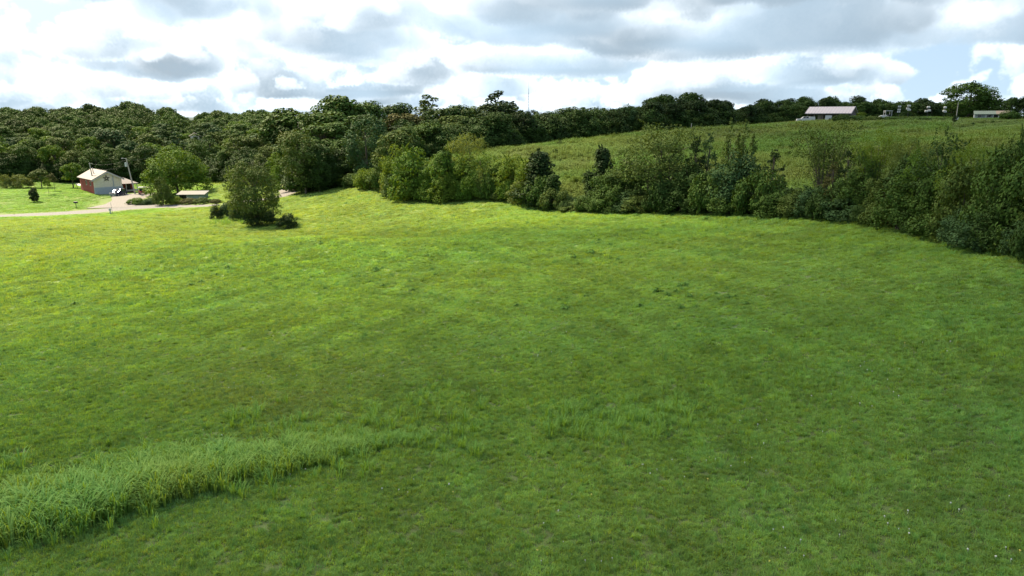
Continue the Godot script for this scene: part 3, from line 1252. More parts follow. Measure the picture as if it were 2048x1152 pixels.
func make_prototypes() -> void:
	# trees of the wood, seen from afar: a face stands for a spray of leaves
	grow("oak", {"h": 16.0, "w": 11.5, "base": 0.18, "blobs": 74, "leaves": 6800, "long": 0.54, "wide": 0.36, "small": 0.07, "big": 0.14})
	grow("tulip_tree", {"h": 19.0, "w": 9.5, "base": 0.2, "blobs": 66, "leaves": 6000, "long": 0.52, "wide": 0.36, "small": 0.08, "big": 0.16})
	grow("hickory", {"h": 17.0, "w": 10.0, "base": 0.15, "blobs": 48, "leaves": 5600, "long": 0.54, "wide": 0.34, "small": 0.09, "big": 0.20, "core": 0.4, "odd": 0.04})
	grow("maple", {"h": 14.0, "w": 11.0, "base": 0.12, "blobs": 60, "leaves": 5400, "long": 0.55, "wide": 0.42, "small": 0.09, "big": 0.15})
	grow("ash", {"h": 18.0, "w": 9.0, "base": 0.25, "blobs": 34, "leaves": 3300, "long": 0.55, "wide": 0.34, "small": 0.08, "big": 0.17, "core": 0.3})
	grow("poplar", {"h": 18.0, "w": 8.0, "base": 0.15, "style": "cone", "taper": 0.55, "blobs": 52, "leaves": 4600, "long": 0.55, "wide": 0.38, "small": 0.14, "big": 0.24})
	# hedgerow and yard, seen nearer
	grow("shrub", {"h": 4.0, "w": 4.4, "base": 0.0, "style": "mound", "blobs": 44, "leaves": 6200, "long": 0.20, "wide": 0.13, "small": 0.10, "big": 0.19, "stems": 3, "girth": 0.05})
	grow("bramble", {"h": 2.2, "w": 4.2, "base": 0.0, "style": "mound", "blobs": 40, "leaves": 5400, "long": 0.19, "wide": 0.14, "small": 0.08, "big": 0.17, "droop": 0.3, "stems": 3, "girth": 0.03, "odd": 0.06})
	grow("vine_tower", {"h": 6.5, "w": 4.0, "base": 0.0, "style": "tower", "blobs": 60, "leaves": 6600, "long": 0.22, "wide": 0.18, "small": 0.14, "big": 0.26, "droop": 0.5, "girth": 0.1})
	grow("cedar", {"h": 7.0, "w": 3.6, "base": 0.02, "style": "cone", "taper": 0.75, "blobs": 80, "leaves": 7800, "long": 0.20, "wide": 0.06, "small": 0.08, "big": 0.15, "up": 0.2, "flat": 0.6, "girth": 0.1})
	grow("willow", {"h": 8.0, "w": 8.0, "base": 0.08, "blobs": 70, "leaves": 10000, "long": 0.24, "wide": 0.085, "small": 0.07, "big": 0.13, "droop": 0.3, "core": 0.35, "girth": 0.14, "limbs": 16})
	grow("leader_tree", {"h": 7.5, "w": 3.6, "base": 0.1, "style": "spire", "blobs": 110, "leaves": 4200, "long": 0.19, "wide": 0.11, "small": 0.05, "big": 0.13, "stems": 3, "girth": 0.06})
	grow("fan_tree", {"h": 7.5, "w": 6.5, "base": 0.35, "style": "fan", "blobs": 110, "leaves": 7500, "long": 0.19, "wide": 0.10, "small": 0.05, "big": 0.12, "limbs": 34, "girth": 0.11})
	grow("locust", {"h": 7.5, "w": 5.5, "base": 0.0, "blobs": 64, "leaves": 5200, "long": 0.24, "wide": 0.12, "small": 0.09, "big": 0.18, "flat": 0.55, "up": 0.8, "core": 0.3, "girth": 0.1, "limbs": 14})
	grow("young_maple", {"h": 10.0, "w": 11.0, "base": 0.0, "style": "mound", "blobs": 130, "leaves": 17000, "long": 0.32, "wide": 0.24, "small": 0.08, "big": 0.14, "shoots": 20})
	grow("field_tree", {"h": 8.0, "w": 7.0, "base": 0.0, "blobs": 90, "leaves": 12000, "long": 0.24, "wide": 0.13, "small": 0.09, "big": 0.17, "core": 0.35, "girth": 0.17, "limbs": 14})
	grow("hill_tree", {"h": 11.0, "w": 11.0, "base": 0.0, "blobs": 110, "leaves": 11000, "long": 0.42, "wide": 0.26, "small": 0.07, "big": 0.15, "core": 0.5, "limbs": 16})
	grow("sapling", {"h": 4.0, "w": 2.4, "base": 0.34, "blobs": 22, "leaves": 1500, "long": 0.20, "wide": 0.13, "small": 0.12, "big": 0.2, "girth": 0.05})
	grow("thicket", {"h": 5.0, "w": 5.4, "base": 0.0, "blobs": 60, "leaves": 8200, "long": 0.22, "wide": 0.14, "small": 0.08, "big": 0.17, "core": 0.45, "stems": 3, "girth": 0.06, "limbs": 12})
	grow("edge_tree", {"h": 14.0, "w": 11.0, "base": 0.0, "blobs": 80, "leaves": 8000, "long": 0.46, "wide": 0.32, "small": 0.08, "big": 0.16, "core": 0.5})
	grow("juniper", {"h": 3.2, "w": 2.4, "base": 0.0, "blobs": 60, "leaves": 7500, "long": 0.26, "wide": 0.07, "small": 0.10, "big": 0.17, "droop": -0.6, "girth": 0.06})


func plant(key: String, called: String, label: String, category: String, at: Vector3, high: float, wide: float, tone_no: int, group := "") -> void:
	var p: Dictionary = protos[key]
	var o := thing(called, label, category, at, rng.randf() * TAU, group)
	o.scale = Vector3(wide / p.w, high / p.h, wide / p.w)
	var shrubby := category in ["shrub", "bush"]
	part("stem" if shrubby else "trunk", p.wood, mats.bark, o)
	part("foliage" if shrubby else "crown", p.leaves, leaf_mats[tone_no], o)


func plant_px(key: String, called: String, label: String, category: String, px: float, at: Vector3, top_py: float, wide_px: float, tone_no: int, group := "") -> void:
	plant(key, called, label, category, at, maxf(0.4, tall(px, top_py, at)), across(wide_px, at), tone_no, group)


const HEDGE_TOP := [[690, 345], [760, 322], [800, 298], [850, 306], [900, 308], [1000, 318], [1050, 325], [1090, 338], [1120, 385], [1150, 405], [1180, 375], [1220, 335], [1260, 305], [1300, 292], [1360, 298], [1400, 318], [1450, 318], [1500, 325], [1540, 335], [1570, 362], [1610, 374], [1650, 358], [1700, 330], [1750, 320], [1800, 308], [1870, 296], [1930, 306], [2000, 296], [2080, 276], [2400, 250]]


func make_hedgerow() -> void:
	# those that stand out: column, top row, width, kind, tone, metres behind the foot of the hedge, what it looks like
	var heroes := [
		[790, 262, 72, "maple", 4, 5.0, "olive topped tree where the hedgerow meets the wood"],
		[828, 297, 80, "shrub", 2, 2.5, "bright green rounded tree beside the wood end of the hedgerow"],
		[886, 302, 62, "vine_tower", 1, 3.0, "leaning tree hung with vines left of the pale round tree"],
		[940, 268, 76, "willow", 7, 7.0, "pale round airy tree standing above the sunlit hedgerow"],
		[962, 305, 62, "locust", 2, 3.0, "bright leafy tree directly in front of the pale round tree"],
		[1008, 312, 66, "locust", 3, 3.0, "yellow green feathery tree in the sunlit part of the hedgerow"],
		[1045, 318, 50, "fan_tree", 3, 3.5, "thin yellow green tree beside the dark vine covered spire"],
		[1078, 305, 84, "vine_tower", 8, 2.6, "dark pointed spire of vines at the gap in the hedgerow"],
		[1105, 350, 50, "vine_tower", 0, 2.0, "low vine covered stump on the left of the hedgerow gap"],
		[1204, 298, 66, "vine_tower", 8, 4.0, "dark tower of vines on the right of the hedgerow gap"],
		[1180, 345, 56, "vine_tower", 0, 3.0, "low dark shoulder of vines left of the vine tower"],
		[1318, 250, 150, "willow", 4, 4.5, "broad round olive tree, the largest of the hedgerow"],
		[1386, 275, 62, "cedar", 8, 5.0, "black green cedar behind the broad round olive tree"],
		[1412, 268, 52, "cedar", 5, 6.0, "bluish conical tree just right of the black green cedar"],
		[1455, 240, 46, "leader_tree", 4, 4.5, "tall thin tree, left one of the spindly pair"],
		[1484, 243, 44, "leader_tree", 4, 4.5, "tall thin tree, right one of the spindly pair"],
		[1470, 305, 90, "shrub", 5, 2.6, "bluish rounded tree under the spindly pair"],
		[1542, 300, 72, "cedar", 8, 4.0, "dark cedar alone beside the open view of the hill"],
		[1640, 245, 108, "fan_tree", 4, 6.0, "sparse spreading tree with bare limbs in front of the barn"],
		[1690, 298, 66, "cedar", 8, 4.0, "dark cedar right of the sparse spreading tree"],
		[1662, 325, 60, "cedar", 6, 2.6, "rusty brown cedar beneath the sparse spreading tree"],
		[1745, 258, 88, "fan_tree", 3, 4.0, "yellowish open tree right of the two cedars"],
		[1722, 300, 60, "locust", 1, 2.6, "leafy tree leaning between the cedars and the yellowish tree"],
		[1802, 272, 88, "willow", 7, 6.0, "pale feathery tree with drooping leaves"],
		[1872, 266, 96, "locust", 0, 3.6, "dark layered conical tree near the right of the hedgerow"],
		[1835, 300, 70, "locust", 2, 2.6, "fresh green layered tree left of the dark conical one"],
		[1932, 286, 104, "willow", 3, 4.2, "yellowish fine leaved tree right of the dark conical one"],
		[1990, 282, 80, "locust", 4, 3.4, "olive tree of drooping layers near the frame's right"],
		[2050, 236, 92, "shrub", 0, 4.0, "tall deep green tree cut by the right edge of the view"],
	]
	for a in heroes:
		var r := table(hedge_line, a[0]) + float(a[5])
		plant_px(a[3], "hedgerow_tree", a[6], "tree", a[0], spot(a[0], r), a[1], a[2] * 1.2, a[4], "trees of the hedgerow")
	var count := 0
	var px := 694.0
	while px < 2380.0:
		var near := clampf((px - 1100.0) / 950.0, 0.0, 1.0)
		var foot := table(HEDGE_FOOT, px)
		var r := table(hedge_line, px) + rng.randf_range(0.8, 1.6)
		var high := lerpf(52.0, 115.0, near) * rng.randf_range(0.65, 1.4)
		if px < 790.0:
			high *= 0.8
		var wide := lerpf(58.0, 118.0, near) * rng.randf_range(0.65, 1.25)
		if px > 1150.0:
			high *= 0.82
			wide = maxf(wide, high * 1.15)
		var top := maxf(foot - high, table(HEDGE_TOP, px) + 8.0)
		var kinds := ["bramble", "shrub", "shrub", "bramble", "shrub"]
		var key: String = kinds[rng.randi() % 5]
		var no: int = [2, 7, 2, 1, 3][rng.randi() % 5] if px < 1110 else [1, 0, 5, 0, 1, 4][rng.randi() % 6]  # brighter leaf tones on the left stand in for sunlight there
		plant_px(key, "bramble_bush", "%s bramble mound at the foot of the hedgerow, %s from its wood end" % [TONES[no], ordinal(count)], "shrub", px, spot(px, r), top, wide, no, "brambles along the foot of the hedgerow")
		count += 1
		px += wide * 0.38
	count = 0
	px = 705.0
	while px < 2400.0:
		var near := clampf((px - 1100.0) / 950.0, 0.0, 1.0)
		var r := table(hedge_line, px) + rng.randf_range(2.4, 3.6)
		var wide := lerpf(60.0, 115.0, near) * rng.randf_range(0.8, 1.15)
		var top := table(HEDGE_TOP, px) + rng.randf_range(-12.0, 26.0) + (14.0 if px > 1180.0 else 0.0)
		if not (px > 1108.0 and px < 1168.0):
			var key: String = ["shrub", "thicket", "thicket", "locust", "shrub"][rng.randi() % 5]
			var no: int = [2, 2, 3, 1][rng.randi() % 4] if px < 1110 else [0, 1, 0, 1, 4, 0][rng.randi() % 6]  # left shrubs again get brighter leaves in place of sunlight
			wide = maxf(wide, 0.72 * (table(HEDGE_FOOT, px) - top))
			plant_px(key, "hedgerow_shrub", "%s leafy shrub in the middle of the hedgerow, %s from its wood end" % [TONES[no], ordinal(count)], "shrub", px, spot(px, r), top, wide, no, "shrubs in the middle of the hedgerow")
			count += 1
		px += wide * 0.5


const SKYLINE := [[-100, 222], [0, 222], [60, 216], [150, 213], [250, 209], [310, 205], [370, 219], [392, 240], [412, 240], [424, 220], [500, 217], [560, 222], [600, 216], [650, 206], [680, 196], [725, 192], [760, 206], [800, 208], [850, 189], [880, 206], [920, 193], [945, 220], [972, 205], [1000, 178], [1036, 177], [1060, 192], [1078, 196], [1100, 216], [1140, 216], [1200, 212], [1260, 208], [1290, 200], [1330, 186], [1385, 191], [1420, 212], [1445, 212], [1480, 201], [1530, 197], [1580, 195], [1620, 200], [1680, 190], [1730, 206], [1760, 194], [1800, 189], [1830, 200], [1870, 216], [1920, 214], [2100, 226]]


func make_forest() -> void:
	# behind what one looks at each tree, for its label
	var marks := [[45, "behind the pale bushes"], [120, "behind the young lawn trees"], [180, "behind the dense house tree"], [235, "behind the star house"], [290, "behind the red wing"], [420, "behind the round shed tree"], [470, "right of the round shed tree"], [560, "behind the lone field tree"], [640, "beside the gravel track"], [720, "above the corner of the field"], [800, "above the hedgerow's wood end"], [900, "left of the pale round tree"], [970, "behind the pale round tree"], [1075, "under the radio mast"], [1180, "above the hill's low corner"], [1300, "left of the tall black clump"], [1435, "in the tall black clump"], [1540, "between the black clump and the barn"], [1625, "left of the barn roof"], [1720, "behind the barn"], [1800, "right of the barn"], [1900, "behind the birdhouse poles"], [2200, "behind the low farmhouse"]]
	var found := []
	# zones: first column, last column, rows, spacing, top row of the front trees
	for zone in [[-90.0, 575.0, 19, 9.6, 292.0], [575.0, 1090.0, 6, 8.6, 286.0], [1090.0, 1300.0, 5, 9.0, 252.0], [1300.0, 1432.0, 3, 8.0, 206.0], [1432.0, 1900.0, 4, 7.0, 215.0], [1900.0, 2130.0, 2, 10.0, 226.0]]:
		for row in zone[2]:
			var px: float = zone[0] + rng.randf_range(0, 20)
			while px < zone[1]:
				var r: float = table(WOOD_FRONT, px) + 3.0 + zone[3] * row + rng.randf_range(-2.5, 2.5)
				var q := px + rng.randf_range(-8, 8)
				var at := spot(q, r)
				var t: float = row / maxf(1.0, zone[2] - 1)
				var sky := table(SKYLINE, q)
				var front: float = zone[4] + rng.randf_range(-16, 12)
				if row == 0 and zone[0] == 575.0:
					front = lerpf(262.0, 318.0, rng.randf())
				var top := lerpf(front, sky, pow(t, 0.8)) + rng.randf_range(-5, 8) * (1.0 if q < 575.0 else 2.0)
				top = maxf(top, sky - 3.0)
				if q > 385 and q < 418 and row > 8:
					top = maxf(top, 240.0)
				var high := clampf(tall(q, top, at), 8.5, 24.0)
				var wide := clampf(high * 0.72, 6.4, 12.0) * rng.randf_range(0.9, 1.25) * (1.0 if q < 575.0 or q > 1430.0 else 1.1)
				found.append([r, q, at, high, wide, row, t])
				px += maxf(16.0, wide * 0.80 / across(1.0, at))
	found.sort_custom(func(a, b): return a[0] < b[0])
	var kinds := ["oak", "tulip_tree", "hickory", "maple", "ash", "poplar"]
	var seen := {}
	var at_far: Array[Transform3D] = []
	var ink := PackedColorArray()
	for k in found.size():
		var a: Array = found[k]
		var key: String = kinds[rng.randi() % 6]
		var no: int = [1, 1, 0, 1, 4, 5, 2, 1, 2][rng.randi() % 9]
		if a[5] == 0 and a[1] < 1290.0:
			key = ["edge_tree", "edge_tree", "maple", "oak"][rng.randi() % 4]
		if a[1] > 1290.0:
			no = [8, 0, 8, 0, 0][rng.randi() % 5]
			key = ["maple", "oak", "maple", "hickory"][rng.randi() % 4]
		elif a[1] > 950.0:
			no = [8, 0, 0, 5, 1, 0][rng.randi() % 6]
		elif a[1] > 575.0:
			no = [0, 1, 0, 4, 1, 8, 6 if rng.randf() < 0.3 else 0][rng.randi() % 7]
		if k >= 285:
			var p: Dictionary = protos.maple
			at_far.append(Transform3D(Basis(Vector3.UP, rng.randf() * TAU).scaled(Vector3(a[4] / p.w, a[3] / p.h, a[4] / p.w)), a[2]))
			var j := rng.randf_range(0.7, 1.3)
			ink.append(Color(j, j, j))
			continue
		var mark := ""
		for m in marks:
			if a[1] < m[0]:
				mark = m[1]
				break
		seen[mark] = seen.get(mark, -1) + 1
		plant(key, "forest_tree", "%s wood tree %s, %s from the edge" % [TONES[no], mark, ordinal(seen[mark])], "tree", a[2], a[3], a[4], no, "trees of the wood")
	print("forest trees ", found.size())
	if at_far.size():
		scatter("distant_forest", protos.maple.leaves, leaf_mats[1], "farthest treetops of the wooded hillside running together", at_far, ink)
	# what grows under the edge of the wood
	at_far = []
	ink = PackedColorArray()
	var x := -100.0
	while x < 1900.0:
		for k in 2:
			var q := x + rng.randf_range(-8, 8)
			var r := table(WOOD_FRONT, q) + rng.randf_range(-1.0, 6.0)
			if (q > 555 and q < 600) or (q > 700.0 and r < table(hedge_line, q) + 4.0):
				continue
			var at := spot(q, r)
			var sz := rng.randf_range(0.9, 2.0)
			at_far.append(Transform3D(Basis(Vector3.UP, rng.randf() * TAU).scaled(Vector3(sz * 1.2, sz * (1.0 if q < 1290.0 else 0.9), sz * 1.2)), at))
			var j := rng.randf_range(0.6, 1.2)
			ink.append(Color(j, j, j))
		x += 13.0
	scatter("undergrowth", protos.shrub.leaves, leaf_mats[0], "dark undergrowth along the edge of the wood", at_far, ink)


func make_yard_plants() -> void:
	# column, foot row, top row, width, kind, name, tone, category, label
	for a in [
		[147, 376, 326, 46, "maple", "yard_tree", 2, "tree", "dense bright green round tree just left of the star house"],
		[175, 376, 336, 30, "oak", "yard_tree", 1, "tree", "smaller tree showing behind the red wall of the house"],
		[356, 388, 303, 128, "young_maple", "yard_tree", 2, "tree", "big round yellow green tree over the long white roofed shed"],
		[326, 411, 354, 44, "shrub", "yard_tree", 4, "tree", "upright olive tree beside the road in front of the big round tree"],
		[70, 404, 377, 21, "juniper", "juniper_bush", 8, "bush", "dark egg shaped juniper alone on the lawn"],
		[98, 388.5, 356, 18, "sapling", "lawn_tree", 3, "tree", "small yellowish lawn tree with a thin bare trunk, nearer of two"],
		[110, 381.5, 346, 23, "sapling", "lawn_tree", 6, "tree", "brownish lawn tree with a thin bare trunk, farther of two"],
		[14, 376, 349, 34, "shrub", "lawn_bush", 7, "bush", "pale bush at the end of the lawn, leftmost of the row"],
		[42, 376, 349, 52, "shrub", "lawn_bush", 7, "bush", "wide pale green bush, middle of the row behind the lawn"],
		[84, 376, 339, 44, "maple", "lawn_bush", 4, "bush", "taller yellowish brown bush behind the two small lawn trees"],
		[201, -211, 359, 18, "shrub", "house_shrub", 8, "shrub", "dark purplish shrub against the left of the star wall"],
		[206, -208, 383, 12, "bramble", "flower_bed_plant", 7, "plant", "pale flower bed clump below the dark shrub"],
		[213, -207, 385, 13, "bramble", "flower_bed_plant", 3, "plant", "yellowish flower bed clump in the middle of the bank"],
		[220, -206.5, 387, 12, "bramble", "flower_bed_plant", 2, "plant", "green flower bed clump nearest the dark car"],
		[275, 409, 396, 44, "bramble", "roadside_weed", 2, "plant", "low pale weeds left of the upright olive tree"],
		[300, 409, 397, 34, "bramble", "roadside_weed", 5, "plant", "dark low weeds touching the foot of the upright olive tree"],
		[350, 409, 394, 38, "bramble", "roadside_weed", 3, "plant", "yellowish weeds right of the upright olive tree"],
		[382, 408, 396, 40, "bramble", "roadside_weed", 6, "plant", "brownish weeds in front of the long shed"],
		[408, 408, 395, 40, "bramble", "roadside_weed", 4, "plant", "olive weeds in front of the right end of the long shed"],
		[432, 408, 398, 26, "bramble", "roadside_weed", 6, "plant", "brownish weeds between the long shed and the lone field tree"],
		[516, 451, 325, 104, "field_tree", "field_tree", 4, "tree", "lone full crowned tree standing in the dip of the field"],
		[478, 440, 338, 52, "locust", "field_tree", 3, "tree", "bright yellow green tree leaning against the left of the lone tree"],
		[548, 440, 338, 40, "locust", "field_tree", 2, "tree", "sunlit green branches on the right behind the lone tree"],
		[522, 452, 414, 64, "shrub", "field_bush", 8, "bush", "dark bush wrapped around the foot of the lone tree"],
		[576, 456, 427, 44, "shrub", "field_bush", 8, "bush", "dark separate bush right of the lone tree"],
		[435, 438, 409, 30, "shrub", "field_bush", 8, "bush", "small dark bush, leftmost of the clump by the lone tree"],
		[458, 435, 402, 44, "shrub", "field_bush", 5, "bush", "greyish green bush in the clump left of the lone tree"],
		[482, 440, 412, 50, "shrub", "field_bush", 0, "bush", "dark low bush between the grey bush and the lone tree"],
		[664, 376, 330, 44, "edge_tree", "field_corner_tree", 4, "tree", "low spreading tree over the top corner of the field"],
		[736, 366, 231, 92, "edge_tree", "wood_edge_tree", 5, "tree", "large dense tree standing forward of the wood above the field corner"],
		[612, 388, 262, 84, "edge_tree", "wood_edge_tree", 4, "tree", "olive brown tree at the wood's edge by the gravel track"],
		[640, 384, 300, 60, "edge_tree", "wood_edge_tree", 0, "tree", "dark tree overhanging the field edge right of the gravel track"],
	]:
		var at := hit(a[0], a[1], 50.0) if a[1] > 0.0 else spot(a[0], -a[1])
		plant_px(a[4], a[5], a[8], a[7], a[0], at, a[2], a[3], a[6])


func make_hill_plants() -> void:
	var big := spot(1935, 222, 235)
	plant_px("hill_tree", "hill_tree", "large airy tree beside the low farmhouse on the hilltop", "tree", 1932, big, 166, 108, 1)
	plant_px("hill_tree", "hill_tree", "lower dark side of the big hilltop tree, next to the roof", "tree", 1968, spot(1962, 224, 235), 188, 46, 0)
	plant_px("sapling", "hill_sapling", "dark small sapling alone on the mown hilltop", "tree", 1907, spot(1907, 165, 250), 230, 13, 8)
	plant_px("oak", "hill_tree", "small bush tree behind the right gable of the low farmhouse", "tree", 1995, spot(1997, 216, 235), 213, 22, 0)
	var k := 0
	for a in [[1688, 229, 38, 0], [1715, 231, 44, 1], [1722, 224, 18, 3], [1748, 232, 36, 4], [1785, 233, 46, 1], [1815, 233, 40, 4], [1845, 234, 44, 1], [1875, 235, 36, 4], [1762, 236, 26, 0], [2018, 222, 34, 1], [2040, 226, 40, 0]]:
		var at := spot(a[0], 196.0 + 3.0 * (k % 3), 238)
		plant_px("bramble" if a[2] > 20 else "sapling", "hilltop_bush", "%s bush in the hilltop line, %s counting from the barn" % [TONES[a[3]], ordinal(k)], "bush", a[0], at, a[1], a[2] * 1.2, a[3], "bushes along the hilltop")
		k += 1
	k = 0
	var bushes := [[990, 294, 288], [1022, 294, 284], [1060, 292, 284], [1085, 289, 280], [1120, 292, 282], [1148, 283, 275], [1185, 278, 268], [1212, 276, 270], [1243, 272, 263], [1110, 312, 298], [1128, 310, 300], [1255, 300, 292], [1060, 310, 300], [1495, 268, 258], [1560, 290, 281], [1575, 285, 278], [1540, 275, 268], [1700, 268, 260], [1720, 280, 271], [1800, 262, 254], [1850, 256, 249], [1945, 252, 245], [1965, 250, 243], [1985, 247, 241], [1650, 262, 255], [1600, 262, 256], [1155, 375, 352], [1135, 368, 350]]
	bushes.sort_custom(func(a, b): return a[0] < b[0])
	for a in bushes:
		var at := hit(a[0], a[1], 75.0)
		var no: int = [0, 1, 8, 4, 7][(k * 3) % 5] if a[0] != 1155 and a[0] != 1135 else 3
		plant_px("shrub", "hill_bush", "small %s bush scattered on the open hill, %s from the left" % [TONES[no], ordinal(k)], "bush", a[0], at, a[2], (a[1] - a[2]) * 1.5, no, "small bushes on the open hill")
		k += 1


# ---------------------------------------------------------------- the star house
func roof_slab(s: Shape, eave: Vector2, ridge: Vector2, z0: float, z1: float, thick: float) -> void:      # one slope, in x, y, drawn along z
	s.prism(PackedVector2Array([eave, ridge, ridge - Vector2(0, thick), eave - Vector2(0, thick)]), z0, z1)


func make_house() -> void:
	var at := hit(219, 388, 60.0)
	var o := thing("star_house", "cream gabled house with a dark star on its end wall and a red wing", "house", at, -az_of(219) + 0.26)
	var half := across(56.0, at) * 0.5 / cos(0.26)
	var eave := tall(240, 356, at)
	var peak := eave + 1.75
	var sill := tall(225, 373.5, at)
	var deep := 12.0
	part("front_wall", prism_of(PackedVector2Array([Vector2(-half, sill), Vector2(half, sill), Vector2(half, eave), Vector2(0, peak), Vector2(-half, eave)]), -0.3, 0.0), mats.siding, o)
	part("foundation_wall", one_box(Vector3(0, (sill - 2.5) * 0.5, -0.12), Vector3(half * 2 + 0.1, sill + 2.5, 0.4)), mats.block, o)
	part("side_wall", one_box(Vector3(-half + 0.1, (eave - 2.5) * 0.5, -deep * 0.5 - 0.35), Vector3(0.2, eave + 2.45, deep)), mats.red, o, "red side wall")
	part("side_wall", one_box(Vector3(half - 0.1, (eave - 2.5) * 0.5, -deep * 0.5 - 0.35), Vector3(0.2, eave + 2.45, deep)), mats.red, o, "red side wall")
	part("rear_wall", one_box(Vector3(0, (eave - 2.5) * 0.5, -deep - 0.4), Vector3(half * 2 - 0.02, eave + 2.4, 0.2)), mats.red, o)
	var r := Shape.new()
	var over := 0.55
	var drop := (peak - eave) / half * over
	for side in [-1.0, 1.0]:
		roof_slab(r, Vector2(side * (half + over), eave - drop + 0.16), Vector2(side * 0.005, peak + 0.16), -deep - 0.8, 0.55, 0.15)
	var roof := part("roof", r.done(), mats.roof, o)
	var f := Shape.new()
	for side in [-1.0, 1.0]:
		f.prism(PackedVector2Array([Vector2(side * (half + over), eave - drop + 0.02), Vector2(side * 0.01, peak + 0.02), Vector2(side * 0.01, peak - 0.28), Vector2(side * (half + over), eave - drop - 0.28)]), 0.42, 0.54)
	part("fascia", f.done(), mats.white, roof)
	# grooves of the upright boards, a batten each
	var n := 0
	var x := -half + 0.4
	while x < half - 0.1:
		var top := eave + (peak - eave) * (1.0 - absf(x) / half) - 0.12
		part("batten", one_box(Vector3(x, (sill + top) * 0.5, 0.012), Vector3(0.05, top - sill - 0.06, 0.024)), mats.siding, o)
		x += 0.6
		n += 1
	part("downspout", one_box(Vector3(half * 0.38, (sill + eave + 0.7) * 0.5, 0.08), Vector3(0.16, eave + 0.7 - sill, 0.1)), mats.block, o)
	# the star: a five pointed outline of bars
	var st := Shape.new()
	var c := Vector3(-half * 0.08, (sill + peak) * 0.5 + 0.25, 0.09)
	for k in 5:
		var p := c + Vector3(sin(TAU * k / 5.0), cos(TAU * k / 5.0), 0) * 0.78
		var q := c + Vector3(sin(TAU * (k + 2) / 5.0), cos(TAU * (k + 2) / 5.0), 0) * 0.78
		st.box((p + q) * 0.5 + Vector3(0, 0, 0.004 * k), Vector3(p.distance_to(q), 0.11, 0.05), Basis(Vector3(0, 0, 1), atan2(q.y - p.y, q.x - p.x)))
	part("star", st.done(), mats.dark, o)
	for k in 2:
		var w := part("window", one_box(Vector3(-half - 0.02, eave - 1.3, -3.0 - 3.6 * k), Vector3(0.08, 1.1, 1.0)), mats.white, o)
		part("pane", one_box(Vector3(-half - 0.05, eave - 1.3, -3.0 - 3.6 * k), Vector3(0.05, 0.9, 0.8)), mats.glass, w)
	# the low wing on the right with its porch
	var wx := half + 5.2
	var we := tall(262, 372, at) + 0.2
	var wall := part("wing_wall", one_box(Vector3(half + 2.4, (we - 2.0) * 0.5, -9.2), Vector3(4.6, we + 2.0, 5.0)), mats.red, o)
	part("door", one_box(Vector3(half + 3.4, we * 0.42, -6.66), Vector3(0.9, we * 0.8, 0.08)), mats.dark, wall)
	part("window", one_box(Vector3(half + 1.6, we * 0.55, -6.66), Vector3(1.0, 0.7, 0.08)), mats.white, wall)
	var wr := Shape.new()
	var a0 := Vector3(half + 0.02, we, -4.3)
	var a1 := Vector3(wx, we, -4.3)
	var b0 := Vector3(half + 0.02, we + 1.35, -8.6)
	var b1 := Vector3(wx - 2.4, we + 1.35, -8.6)
	var c0 := Vector3(half + 0.02, we, -12.2)
	var c1 := Vector3(wx, we, -12.2)
	var low := Vector3(half + 2.0, we - 2.0, -8.0)
	wr.quad(a0, a1, b1, b0, low)
	wr.quad(b0, b1, c1, c0, low)
	wr.tri(a1, c1, b1, low)
	wr.quad(a0, a1, c1, c0, low + Vector3.UP * 6.0)
	wr.quad(a0, b0, c0, c0, Vector3(half + 9.0, we, -8.0))
	part("wing_roof", wr.done(), mats.roof, o)
	for px in [half + 2.2, wx - 0.3]:
		part("porch_post", one_box(Vector3(px, we * 0.5 - 0.7, -4.6), Vector3(0.16, we + 1.4, 0.16)), mats.white, o)
	part("porch_floor", one_box(Vector3(half + 2.6, 0.1, -5.4), Vector3(4.8, 0.3, 2.4)), mats.wood, o)


func prism_of(outline: PackedVector2Array, z0: float, z1: float) -> ArrayMesh:
	var s := Shape.new()
	s.prism(outline, z0, z1)
	return s.done()


# outline in (length, height), drawn across the width
func side_prism(outline: PackedVector2Array, wide: float) -> ArrayMesh:
	var s := Shape.new()
	s.prism(outline, -wide * 0.5, wide * 0.5, Vector3.ZERO, Basis(Vector3(0, 0, 1), Vector3(0, 1, 0), Vector3(1, 0, 0)))
	return s.done()


func add_wheel(o: Node3D, at: Vector3, radius: float, wide: float, hub: Material) -> void:
	var s := Shape.new()
	s.tube([at - Vector3(wide * 0.5, 0, 0), at - Vector3(wide * 0.35, 0, 0), at + Vector3(wide * 0.35, 0, 0), at + Vector3(wide * 0.5, 0, 0)], [radius * 0.9, radius, radius, radius * 0.9], 18)
	var w := part("wheel", s.done(), mats.rubber, o)
	var side := signf(at.x)
	part("hub", one_tube(at + Vector3(side * wide * 0.4, 0, 0), at + Vector3(side * (wide * 0.5 + 0.02), 0, 0), radius * 0.58, radius * 0.5, 14), hub, w)


